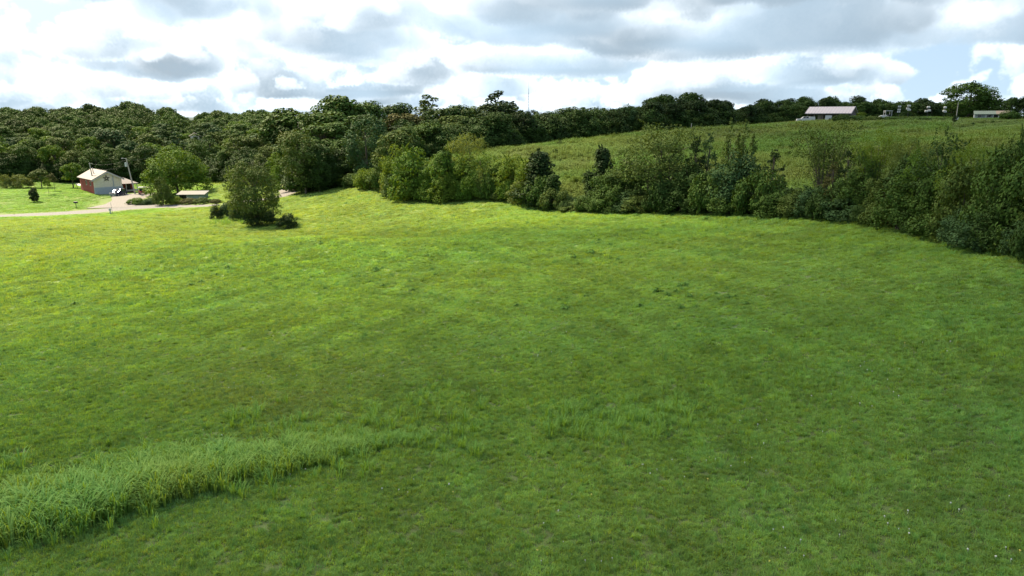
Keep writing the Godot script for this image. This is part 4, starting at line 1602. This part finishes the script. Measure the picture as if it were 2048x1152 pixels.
# ---------------------------------------------------------------- the yard
func make_farmyard() -> void:
	var navy := paint(.016, .022, .055, .12)
	navy.metallic_specular = 0.35
	var at := hit(237, 391.5, 60.0)
	var car := thing("dark_car", "dark blue estate car with the sun glaring on its windscreen in the driveway", "car", at, -0.082)
	part("body", side_prism(PackedVector2Array([Vector2(-2.2, 0.34), Vector2(2.2, 0.34), Vector2(2.3, 0.55), Vector2(2.26, 0.82), Vector2(2.02, 0.98), Vector2(1.05, 1.08), Vector2(-2.22, 1.08), Vector2(-2.32, 0.7)]), 1.86), navy, car)
	part("cabin", side_prism(PackedVector2Array([Vector2(1.0, 1.07), Vector2(0.06, 1.60), Vector2(-0.3, 1.68), Vector2(-1.75, 1.68), Vector2(-2.18, 1.07)]), 1.62), navy, car)
	var up := Vector3(0, cos(0.540), sin(0.540))
	var slope := Vector3(0, sin(0.540), -cos(0.540))      # up along the windscreen
	var screen := Shape.new()      # bowed across, so that only a strip of it throws the sun this way
	for k in 8:
		var x0 := -0.70 + 0.175 * k
		var x1 := x0 + 0.175
		var c0 := Vector3(x0, 1.345, 0.55) + up * (0.10 - 0.30 * x0 * x0)
		var c1 := Vector3(x1, 1.345, 0.55) + up * (0.10 - 0.30 * x1 * x1)
		screen.quad(c0 - slope * 0.46, c1 - slope * 0.46, c1 + slope * 0.46, c0 + slope * 0.46, Vector3(0, 0.6, 0))
	var tint := paint(.025, .03, .05, .10)
	tint.metallic_specular = 0.22
	part("windscreen", screen.done(), tint, car)
	for s in [-1.0, 1.0]:
		part("side_window", one_box(Vector3(s * 0.815, 1.36, 0.05), Vector3(0.02, 0.34, 0.85)), mats.glass, car)
		part("side_window", one_box(Vector3(s * 0.815, 1.36, -1.05), Vector3(0.02, 0.38, 1.05)), mats.glass, car)
		part("headlight", one_box(Vector3(s * 0.68, 0.80, 2.24), Vector3(0.36, 0.16, 0.12)), mats.steel, car)
		part("door_mirror", one_box(Vector3(s * 1.0, 1.12, 0.75), Vector3(0.2, 0.14, 0.12)), navy, car)
		for z in [1.42, -1.42]:
			add_wheel(car, Vector3(s * 0.84, 0.35, z), 0.35, 0.22, mats.steel)
	part("bumper", one_box(Vector3(0, 0.46, 2.28), Vector3(1.7, 0.2, 0.12)), mats.steel, car)
	part("grille", one_box(Vector3(0, 0.70, 2.285), Vector3(0.8, 0.14, 0.06)), mats.dark, car)
	part("number_plate", one_box(Vector3(0, 0.47, 2.345), Vector3(0.34, 0.16, 0.02)), mats.white, car)

	at = hit(285, 389.5, 60.0)
	var cart := thing("utility_vehicle", "red open utility vehicle with a white canopy parked right of the house", "utility vehicle", at, -az_of(285) + 0.1)
	var red := paint(.22, .025, .025, .35)
	part("body", side_prism(PackedVector2Array([Vector2(-1.4, 0.4), Vector2(1.3, 0.4), Vector2(1.35, 0.85), Vector2(0.7, 1.0), Vector2(0.6, 0.7), Vector2(-0.3, 0.7), Vector2(-0.35, 1.05), Vector2(-1.4, 1.05)]), 1.35), red, cart)
	part("seat", one_box(Vector3(0, 0.85, -0.05), Vector3(1.2, 0.3, 0.45)), mats.dark, cart)
	part("canopy", one_box(Vector3(0, 1.88, -0.05), Vector3(1.5, 0.16, 1.5)), mats.white, cart)
	part("windscreen", one_box(Vector3(0, 1.35, 0.66), Vector3(1.2, 0.7, 0.03)), mats.glass, cart)
	for s in [-1.0, 1.0]:
		for z in [0.66, -0.7]:
			part("canopy_post", one_box(Vector3(s * 0.62, 1.38, z), Vector3(0.06, 0.86, 0.06)), mats.dark, cart)
		for z in [0.95, -0.95]:
			add_wheel(cart, Vector3(s * 0.66, 0.33, z), 0.33, 0.26, mats.steel)
		part("headlight", one_box(Vector3(s * 0.42, 0.72, 1.35), Vector3(0.26, 0.14, 0.06)), mats.steel, cart)

	at = spot(301, 226)
	var h := tall(304, 374, at)
	var shed := thing("grey_shed", "weathered grey board shed with a pale gable roof", "shed", at, -az_of(301) + 0.3)
	var hw := across(22, at) * 0.5
	part("front_wall", prism_of(PackedVector2Array([Vector2(-hw, -1), Vector2(hw, -1), Vector2(hw, h - 1.0), Vector2(0, h - 0.15), Vector2(-hw, h - 1.0)]), -0.1, 0.0), mats.wood, shed)
	part("side_wall", one_box(Vector3(-hw + 0.05, (h - 2.0) * 0.5, -1.9), Vector3(0.1, h, 3.5)), mats.wood, shed)
	part("side_wall", one_box(Vector3(hw - 0.05, (h - 2.0) * 0.5, -1.9), Vector3(0.1, h, 3.5)), mats.wood, shed)
	part("rear_wall", one_box(Vector3(0, (h - 2.0) * 0.5, -3.75), Vector3(hw * 2, h, 0.1)), mats.wood, shed)
	var r := Shape.new()
	for side in [-1.0, 1.0]:
		roof_slab(r, Vector2(side * (hw + 0.3), h - 1.15), Vector2(side * 0.004, h), -4.0, 0.3, 0.08)
	part("roof", r.done(), mats.roof, shed)

	at = hit(383, 400, 60.0)
	var long := across(56, at)
	h = tall(375, 385, at)
	var low := thing("long_shed", "long low shed with a white sloping roof and grey green walls under the round tree", "shed", at, -az_of(383) - 0.35)
	var green := mottled(Color(.16, .21, .21), Color(.24, .30, .30), 1.1, 0.7, 14)
	part("front_wall", one_box(Vector3(long * 0.17, h * 0.5 - 1.0, 0), Vector3(long * 0.66, h + 1.2, 0.1)), green, low)
	part("rear_wall", one_box(Vector3(0, h * 0.5 - 1.0, -2.6), Vector3(long, h + 1.6, 0.1)), green, low)
	part("end_wall", one_box(Vector3(long * 0.5 - 0.05, h * 0.5 - 1.0, -1.3), Vector3(0.1, h + 1.2, 2.5)), green, low)
	part("end_wall", one_box(Vector3(-long * 0.5 + 0.05, h * 0.5 - 1.0, -1.3), Vector3(0.1, h + 1.2, 2.5)), green, low)
	var lr := Shape.new()
	lr.box(Vector3(0, h - 0.22, -1.25), Vector3(long + 0.5, 0.1, 3.4), Basis(Vector3.RIGHT, 0.16))
	part("roof", lr.done(), mats.shed_roof, low)
	for x in [-0.46, -0.16]:
		part("post", one_box(Vector3(long * x, h * 0.5 - 1.0, 0.0), Vector3(0.14, h + 1.2, 0.14)), mats.white, low)

	at = spot(163, 238)
	var out := thing("low_outbuilding", "low outbuilding behind the lawn of which only the white roof slope shows", "outbuilding", at, -az_of(163) + 0.3)
	var ow := across(11, at) * 0.5
	var oh := tall(167, 368.5, at)
	part("wall", prism_of(PackedVector2Array([Vector2(-ow - 1.0, -1.2), Vector2(ow, -1.2), Vector2(ow, oh - 0.1), Vector2(-ow - 1.0, oh - 1.1)]), -3.0, 0.0), mats.siding, out)
	part("roof", prism_of(PackedVector2Array([Vector2(-ow - 1.3, oh - 1.22), Vector2(ow + 0.1, oh), Vector2(ow + 0.1, oh - 0.08), Vector2(-ow - 1.3, oh - 1.3)]), -3.3, 0.4), mats.white, out)

	# poles and wires
	var tops := []
	for a in [[187.0, 191.0, 384.0, 325.0, 0.15, "plain wooden pole in front of the house's left corner, taller of the two"], [192.0, 194.0, 386.0, 336.0, 0.13, "shorter wooden pole close behind the tall pole by the house"], [261.5, 271.0, 389.0, 316.0, 0.17, "leaning wooden pole with a transformer and lamp right of the house"]]:
		at = spot(a[1], 208.0 if a[0] < 190.0 else (210.0 if a[0] < 200.0 else far_of(hit(a[1], a[2], 60.0))), a[2])
		var pole := thing("utility_pole", a[5], "utility pole", at, -az_of(a[1]), "utility poles by the house")
		var high := tall(a[0], a[3], at)
		var lean := across(a[0] - a[1], at)
		var tip := Vector3(lean, high, 0)
		part("pole", one_tube(Vector3(0, -0.5, 0), tip, a[4] * 1.15, a[4] * 0.75, 10), mats.wood, pole)
		if a[0] > 200.0:
			var can := Shape.new()
			var c := tip * 0.83 + Vector3(-0.36, 0, 0.1)
			can.tube([c - Vector3(0, 0.55, 0), c - Vector3(0, 0.5, 0), c + Vector3(0, 0.42, 0), c + Vector3(0, 0.5, 0)], [0.26, 0.3, 0.3, 0.2], 14)
			part("transformer", can.done(), mats.galv, pole)
			part("lamp_arm", one_tube(tip * 0.985, tip * 0.985 + Vector3(-0.7, 0.15, 0.1), 0.04, 0.03), mats.galv, pole)
			part("lamp_head", one_box(tip * 0.985 + Vector3(-0.85, 0.12, 0.1), Vector3(0.5, 0.14, 0.26)), mats.white, pole)
		elif a[4] > 0.14:
			part("meter_box", one_box(tip * 0.22 + Vector3(0.02, 0, 0.2), Vector3(0.35, 0.6, 0.16)), mats.galv, pole)
			part("crossarm", one_box(tip * 0.97 + Vector3(0.25, 0, 0), Vector3(0.9, 0.1, 0.12)), mats.wood, pole)
		else:
			part("pole_cap", one_tube(tip - Vector3(0, 0.02, 0), tip + Vector3(0, 0.06, 0), a[4] * 0.85, a[4] * 0.6), mats.galv, pole)
		tops.append(pole.transform * (tip * 0.96))
	var into_wood := spot(330, 236) + Vector3(0, 9.0, 0)
	for w in [[tops[0], tops[2], 0.7, "power wire hanging between the tall pole and the transformer pole"], [tops[2], into_wood, 0.8, "power wire running from the transformer pole into the wood"], [tops[2] - Vector3(0, 1.2, 0), tops[0] - Vector3(0, 0.8, 0), 0.9, "lower wire hanging between the tall pole and the transformer pole"]]:
		var s := Shape.new()
		var path := PackedVector3Array()
		var radii := PackedFloat32Array()
		for k in 13:
			var t := k / 12.0
			path.append(Vector3(w[0]).lerp(w[1], t) - Vector3(0, w[2] * 4.0 * t * (1.0 - t), 0))
			radii.append(0.014)
		s.tube(path, radii, 5)
		var wire := MeshInstance3D.new()
		wire.name = numbered("power_wire")
		wire.mesh = s.done()
		wire.material_override = mats.cable
		wire.set_meta("label", w[3])
		wire.set_meta("category", "power line")
		add_child(wire, true)

	at = hit(153, 417.5, 60.0)
	var box := thing("mailbox", "dark mailbox on a thin post at the edge of the lawn", "mailbox", at, -az_of(153) + 0.9)
	part("post", one_tube(Vector3(0, -0.2, 0), Vector3(0, 1.2, 0), 0.06, 0.06), mats.dark, box)
	var mb := Shape.new()
	mb.prism(PackedVector2Array([Vector2(-0.16, 1.2), Vector2(0.16, 1.2), Vector2(0.16, 1.42), Vector2(0.10, 1.54), Vector2(0, 1.58), Vector2(-0.10, 1.54), Vector2(-0.16, 1.42)]), -0.42, 0.42)
	part("box", mb.done(), mats.dark, box)
	part("flag", one_box(Vector3(0.18, 1.5, 0.1), Vector3(0.02, 0.26, 0.06)), mats.red, box)

	at = hit(221, 428, 60.0)
	var ped := thing("utility_pedestal", "white utility pedestal in the field beside the road", "utility box", at, -az_of(221))
	part("post", one_box(Vector3(0, 0.25, 0), Vector3(0.26, 0.9, 0.24)), mats.galv, ped)
	part("cap", one_box(Vector3(0, 0.92, 0), Vector3(0.42, 0.46, 0.36)), mats.white, ped)
	var stake := thing("marker_stake", "thin leaning marker stake behind the white utility pedestal", "stake", at + Vector3(0.15, 0, -0.5), 0.0)
	part("rod", one_tube(Vector3(0, -0.2, 0), Vector3(-0.12, 2.05, 0), 0.035, 0.03), mats.wood, stake)
	part("tip", one_tube(Vector3(-0.12, 2.05, 0), Vector3(-0.13, 2.25, 0), 0.036, 0.036), mats.white, stake)

	for a in [[155, 378.0, 367.5, "white topped bird feeder post on the lawn, nearer the round tree"], [167.5, 378.5, 364.0, "dark bird feeder post on the lawn, nearer the house"]]:
		at = hit(a[0], a[1], 60.0)
		var high := tall(a[0], a[2], at)
		var feeder := thing("bird_feeder", a[3], "bird feeder", at, -az_of(a[0]), "bird feeder posts on the lawn")
		part("post", one_tube(Vector3(0, -0.2, 0), Vector3(0, high - 0.3, 0), 0.07, 0.06), mats.dark, feeder)
		part("box", one_box(Vector3(0, high - 0.2, 0), Vector3(0.28, 0.26, 0.28)), mats.wood if a[0] > 160 else mats.white, feeder)
		var fr := Shape.new()
		fr.prism(PackedVector2Array([Vector2(-0.24, high - 0.06), Vector2(0.24, high - 0.06), Vector2(0, high + 0.14)]), -0.22, 0.22)
		part("roof", fr.done(), mats.dark if a[0] > 160 else mats.white, feeder)

	at = spot(403, 290)
	var far := thing("distant_house", "pale house roof glimpsed through the gap in the wooded hillside", "house", Vector3(at.x, EYE + slope_of(403, 268) * 290.0 - 5.4, at.z), -az_of(403))
	part("wall", one_box(Vector3(0, 2.5, 0), Vector3(3.0, 4.6, 4.0)), mats.siding, far)
	var dr := Shape.new()
	for side in [-1.0, 1.0]:
		roof_slab(dr, Vector2(side * 2.0, 4.7), Vector2(side * 0.004, 5.9), -2.4, 2.4, 0.12)
	part("roof", dr.done(), mats.roof, far)


# ---------------------------------------------------------------- the hilltop
func make_hilltop() -> void:
	var at := spot(1656, 226, 238)
	var az := az_of(1656, 235)
	var barn := thing("open_barn", "open fronted pole barn with a pale metal roof and dark end wall", "barn", at, -az - 0.24)
	var w := across(84, at) / cos(0.24)
	var hw := w * 0.5
	var eave := tall(1655, 226.5, at)
	var ridge := tall(1655, 213.0, at)
	var deep := 7.0
	var brown := mottled(Color(.045, .034, .036), Color(.085, .065, .066), 1.4, 0.85, 15)
	var board := mottled(Color(.075, .062, .05), Color(.14, .115, .095), 1.2, 0.9, 16)
	var metal := paint(.36, .325, .345, .5, .1)
	var r := Shape.new()
	r.prism(PackedVector2Array([Vector2(0.7, eave), Vector2(-deep * 0.5, ridge), Vector2(-deep * 0.5, ridge - 0.12), Vector2(0.7, eave - 0.12)]), -hw - 0.5, hw + 0.4, Vector3.ZERO, Basis(Vector3(0, 0, 1), Vector3(0, 1, 0), Vector3(1, 0, 0)))
	r.prism(PackedVector2Array([Vector2(-deep - 0.5, eave), Vector2(-deep * 0.5 - 0.005, ridge), Vector2(-deep * 0.5 - 0.005, ridge - 0.12), Vector2(-deep - 0.5, eave - 0.12)]), -hw - 0.5, hw + 0.4, Vector3.ZERO, Basis(Vector3(0, 0, 1), Vector3(0, 1, 0), Vector3(1, 0, 0)))
	var roof := part("roof", r.done(), metal, barn)
	var nrib := 16
	for k in nrib:
		var x := -hw - 0.4 + (w + 0.7) * k / (nrib - 1)
		var len := Vector2(0.7 + deep * 0.5, ridge - eave).length()
		part("roof_seam", one_box(Vector3(x, (eave + ridge) * 0.5 + 0.03, (0.7 - deep * 0.5) * 0.5), Vector3(0.05, 0.05, len), Basis(Vector3.RIGHT, atan2(ridge - eave, 0.7 + deep * 0.5))), metal, roof)
	part("end_wall", side_prism_at(PackedVector2Array([Vector2(0.0, -1.0), Vector2(-deep, -1.0), Vector2(-deep, eave - 0.2), Vector2(-deep * 0.5, ridge - 0.2), Vector2(0.0, eave - 0.2)]), hw - 0.12, hw), brown, barn)
	part("end_wall", side_prism_at(PackedVector2Array([Vector2(-deep * 0.45, -1.0), Vector2(-deep, -1.0), Vector2(-deep, eave - 0.2), Vector2(-deep * 0.5, ridge - 0.2)]), -hw, -hw + 0.12), brown, barn)
	for k in 7:
		var y := 0.3 + (eave - 0.6) * k / 6.0
		part("back_board", one_box(Vector3(w * 0.14, y, -deep * 0.45), Vector3(w * 0.70, (eave - 0.6) / 6.0 - 0.05, 0.08)), board, barn)
	part("pale_panel", one_box(Vector3(-hw + w * 0.26, eave * 0.36, -deep * 0.4), Vector3(w * 0.13, eave * 0.8, 0.1)), mats.wood, barn, "pale board panel between the second and third post")
	for k in 6:
		var x := -hw + 0.15 + (w * 0.84) * k / 5.0
		part("post", one_box(Vector3(x, eave * 0.5 - 0.6, 0.1), Vector3(0.22, eave + 1.0, 0.22)), board, barn)
	part("eave_beam", one_box(Vector3(0, eave - 0.32, 0.1), Vector3(w - 0.3, 0.28, 0.16)), mats.dark, barn)

	# the white pickup at the left of the barn
	at = spot(1611, 222, 240)
	az = az_of(1611, 240)
	at.y += tall(1611, 241.0, at) - 0.55
	var truck := thing("white_pickup", "white pickup truck parked in the weeds left of the barn", "pickup truck", at, -az - PI / 2.0 + 0.15)
	var l := across(36, at)
	part("body", side_prism(PackedVector2Array([Vector2(-l * 0.5, 0.4), Vector2(l * 0.5, 0.4), Vector2(l * 0.5, 0.85), Vector2(l * 0.46, 1.0), Vector2(l * 0.26, 1.08), Vector2(-l * 0.5, 1.12)]), 1.85), mats.white, truck)
	part("cab", side_prism(PackedVector2Array([Vector2(l * 0.27, 1.05), Vector2(l * 0.13, 1.62), Vector2(-l * 0.16, 1.66), Vector2(-l * 0.2, 1.08)]), 1.62), mats.white, truck)
	part("bed_cover", one_box(Vector3(0, 1.36, -l * 0.345), Vector3(1.7, 0.55, l * 0.28)), mats.white, truck)
	for s in [-1.0, 1.0]:
		part("side_window", one_box(Vector3(s * 0.815, 1.36, l * 0.09), Vector3(0.02, 0.32, l * 0.13)), mats.glass, truck)
		part("side_window", one_box(Vector3(s * 0.815, 1.36, -l * 0.07), Vector3(0.02, 0.32, l * 0.12)), mats.glass, truck)
		for z in [l * 0.31, -l * 0.29]:
			add_wheel(truck, Vector3(s * 0.82, 0.38, z), 0.38, 0.24, mats.steel)

	at = spot(1656.5, 214, 240)
	at.y += tall(1656, 242.0, at) - 0.3
	az = az_of(1656.5, 240)
	var trailer := thing("cargo_trailer", "small white box trailer with a dark spare wheel in front of the barn", "trailer", at, -az)
	var tw := across(13.0, at)
	part("box", one_box(Vector3(0, 0.3 + 0.72, -1.2), Vector3(tw, 1.44, 2.4)), mats.white, trailer)
	part("spare_wheel", one_tube(Vector3(tw * 0.22, 0.72, 0.0), Vector3(tw * 0.22, 0.72, 0.16), 0.32, 0.3, 18), mats.rubber, trailer)
	part("roof_trim", one_box(Vector3(0, 1.77, -1.2), Vector3(tw + 0.06, 0.06, 2.46)), mats.galv, trailer)
	for s in [-1.0, 1.0]:
		add_wheel(trailer, Vector3(s * (tw * 0.5 + 0.02), 0.3, -1.2), 0.3, 0.2, mats.steel)

	at = spot(1770, 206, 240)
	at.y += tall(1770, 241.0, at) + 0.1
	az = az_of(1770, 240)
	var tractor := thing("white_tractor", "small white tractor with a flat canopy beside the hilltop bushes", "tractor", at, -az - 1.2)
	part("bonnet", side_prism(PackedVector2Array([Vector2(-0.2, 0.5), Vector2(1.5, 0.45), Vector2(1.55, 0.95), Vector2(0.9, 1.2), Vector2(-0.2, 1.3)]), 0.8), mats.white, tractor)
	part("seat", one_box(Vector3(0, 1.15, -0.75), Vector3(0.6, 0.6, 0.5)), mats.dark, tractor)
	part("fender", one_box(Vector3(0, 0.95, -0.75), Vector3(1.5, 0.2, 0.9)), mats.white, tractor)
	part("canopy", one_box(Vector3(0, 2.3, -0.5), Vector3(1.5, 0.14, 1.7)), mats.white, tractor)
	part("light_bar", one_box(Vector3(0, 2.02, 0.3), Vector3(1.4, 0.1, 0.1)), mats.white, tractor)
	for s in [-1.0, 1.0]:
		for z in [0.28, -1.2]:
			part("canopy_post", one_box(Vector3(s * 0.62, 1.68, z), Vector3(0.08, 1.2, 0.08)), mats.white, tractor)
		add_wheel(tractor, Vector3(s * 0.72, 0.55, -0.8), 0.55, 0.3, mats.steel)
		add_wheel(tractor, Vector3(s * 0.58, 0.36, 1.1), 0.36, 0.22, mats.steel)

	# birdhouse poles
	var where := ["first pole from the barn hung with white birdhouses in three tiers", "second pole from the barn with white birdhouses under a domed top", "third pole from the barn with one high and two low birdhouses", "fourth pole from the barn with white birdhouses before the big tree"]
	var k := 0
	for a in [[1796, 212.5], [1814.5, 211.0], [1853.5, 214.0], [1886.5, 214.5]]:
		at = spot(a[0], 208, 238)
		az = az_of(a[0], 238)
		var high := tall(a[0], a[1], at)
		var o := thing("birdhouse_pole", where[k], "birdhouse", at, -az + 0.3 * k, "birdhouse poles on the hilltop")
		part("pole", one_tube(Vector3(0, -0.5, 0), Vector3(0, high, 0), 0.05, 0.04), mats.dark, o)
		var tiers: Array = [[[0, 0], [0, -0.75], [-0.05, -1.3]], [[0, 0], [-0.2, -0.7], [0.15, -1.0]], [[0, 0], [0.3, -0.8], [-0.45, -0.95]], [[0, 0], [-0.2, -0.85], [0.2, -1.0]]][k]
		for q in tiers:
			var c := Vector3(q[0], high + q[1], 0.07)
			part("crossbar", one_box(c + Vector3(0, -0.26, -0.02), Vector3(0.8, 0.05, 0.06)), mats.galv, o)
			for s in [-1.0, 1.0]:
				var g := Shape.new()
				g.prism(PackedVector2Array([Vector2(-0.16, -0.22), Vector2(0.16, -0.22), Vector2(0.18, 0.06), Vector2(0, 0.2), Vector2(-0.18, 0.06)]), -0.16, 0.16, c + Vector3(s * 0.2, 0, 0))
				part("birdhouse", g.done(), mats.white, o)
		k += 1

	# the low farmhouse
	at = spot(1983, 210, 236)
	az = az_of(1983, 236)
	var house := thing("low_farmhouse", "low farmhouse with a mossy green and brown roof and an open porch", "house", at, -az + 0.06)
	var fw := across(66, at)
	var fe := tall(1983, 228.0, at)
	var fr := tall(1983, 221.3, at)
	var moss := mottled(Color(.09, .125, .105), Color(.16, .19, .155), 1.0, 0.9, 21)
	var rust := mottled(Color(.15, .125, .095), Color(.24, .19, .145), 1.0, 0.9, 22)
	var pale := mottled(Color(.26, .30, .34), Color(.36, .40, .44), 1.5, 0.8, 23)
	part("front_wall", one_box(Vector3(-fw * 0.16, fe * 0.5 - 0.5, -0.9), Vector3(fw * 0.66, fe + 0.9, 0.15)), pale, house)
	part("porch_wall", one_box(Vector3(fw * 0.33, fe * 0.5 - 0.5, -1.9), Vector3(fw * 0.32, fe + 0.9, 0.15)), brown, house)
	part("rear_wall", one_box(Vector3(0, fe * 0.5 - 0.5, -6.0), Vector3(fw, fe + 0.9, 0.15)), pale, house)
	for s in [-1.0, 1.0]:
		part("end_wall", side_prism_at(PackedVector2Array([Vector2(-0.9, -0.9), Vector2(-6.0, -0.9), Vector2(-6.0, fe - 0.1), Vector2(-3.0, fr - 0.15), Vector2(-0.9, fe - 0.1)]), s * fw * 0.5 - 0.08, s * fw * 0.5 + 0.08), pale, house)
	for side in [[-0.5, 0.12, moss], [0.12, 0.5, rust]]:
		var q := Shape.new()
		for e in [0.35, -6.6]:
			q.prism(PackedVector2Array([Vector2(e, fe), Vector2(-3.0 + signf(e) * 0.004, fr), Vector2(-3.0 + signf(e) * 0.004, fr - 0.12), Vector2(e, fe - 0.12)]), fw * side[0] + (0.004 if side[0] > 0 else -0.3), fw * side[1] + (0.3 if side[0] > 0 else -0.004), Vector3.ZERO, Basis(Vector3(0, 0, 1), Vector3(0, 1, 0), Vector3(1, 0, 0)))
		part("roof", q.done(), side[2], house, "mossy green roof half" if side[0] < 0 else "rusty brown roof half")
	for x in [-0.18, 0.04, 0.2, 0.36]:
		part("porch_post", one_box(Vector3(fw * x, fe * 0.5 - 0.4, 0.1), Vector3(0.14, fe + 0.6, 0.14)), mats.white, house)
	for x in [-0.36, -0.08]:
		var win := part("window", one_box(Vector3(fw * x, fe * 0.55, -0.80), Vector3(0.9, 0.8, 0.06)), mats.white, house)
		part("pane", one_box(Vector3(fw * x, fe * 0.55, -0.76), Vector3(0.74, 0.64, 0.03)), mats.glass, win)
	part("door", one_box(Vector3(fw * 0.1, fe * 0.4, -0.80), Vector3(0.9, fe * 0.75, 0.06)), mats.dark, house)


func side_prism_at(outline: PackedVector2Array, x0: float, x1: float) -> ArrayMesh:
	var s := Shape.new()
	s.prism(outline, x0, x1, Vector3.ZERO, Basis(Vector3(0, 0, 1), Vector3(0, 1, 0), Vector3(1, 0, 0)))
	return s.done()


func make_details() -> void:
	var at := spot(1056, 203)
	var mast := thing("radio_mast", "thin tall radio mast rising out of the wood", "mast", at)
	var high := tall(1056, 177, at)
	for k in 3:
		var a := TAU * k / 3.0
		part("mast_tube", one_tube(Vector3(cos(a) * 0.16, -0.5, sin(a) * 0.16), Vector3(cos(a) * 0.1, high, sin(a) * 0.1), 0.045, 0.04, 6), mats.galv, mast)
	var s := Shape.new()
	var n := int(high / 0.8)
	for k in n:
		for e in 3:
			var a := TAU * e / 3.0
			var b := TAU * (e + 1) / 3.0
			s.tube([Vector3(cos(a) * 0.13, 0.8 * k, sin(a) * 0.13), Vector3(cos(b) * 0.13, 0.8 * k + 0.6, sin(b) * 0.13)], [0.015, 0.015], 4, false)
	var lacing := part("lacing", s.done(), mats.galv, mast)
	lacing.set_meta("kind", "stuff")
	part("antenna", one_tube(Vector3(0, high, 0), Vector3(0, high + 2.0, 0), 0.03, 0.02, 6), mats.galv, mast)

	at = hit(1382, 262.5, 100.0)
	var post := thing("field_post", "thin pale post standing alone on the crest of the weedy hill", "post", at)
	var ph := tall(1382, 247.5, at)
	part("post", one_tube(Vector3(0, -0.3, 0), Vector3(0.03, ph, 0), 0.08, 0.07), mats.wood, post)
	part("post_cap", one_tube(Vector3(0.03, ph, 0), Vector3(0.03, ph + 0.08, 0), 0.09, 0.06), mats.galv, post)

	at = spot(1912, 204, 238)
	var pole := thing("hilltop_pole", "thin dark pole in front of the big airy hilltop tree", "utility pole", at)
	part("pole", one_tube(Vector3(0, -0.5, 0), Vector3(0, tall(1912, 205, at), 0), 0.10, 0.07), mats.wood, pole)
	part("pole_cap", one_tube(Vector3(0, tall(1912, 205, at), 0), Vector3(0, tall(1912, 204, at), 0), 0.09, 0.05), mats.galv, pole)
	at = spot(1913, 190, 240)
	at.y += maxf(0.0, tall(1913, 239.5, at))
	var tank := thing("white_tub", "small white tub at the end of the hilltop bushes", "tub", at, 0.4)
	var tub := Shape.new()
	tub.tube([Vector3(0, 0, 0), Vector3(0, 0.5, 0), Vector3(0, 0.55, 0)], [0.3, 0.38, 0.4], 16)
	part("tub", tub.done(), mats.white, tank)
	part("leg", one_tube(Vector3(0, -0.6, 0), Vector3(0, 0.02, 0), 0.06, 0.06), mats.dark, tank)
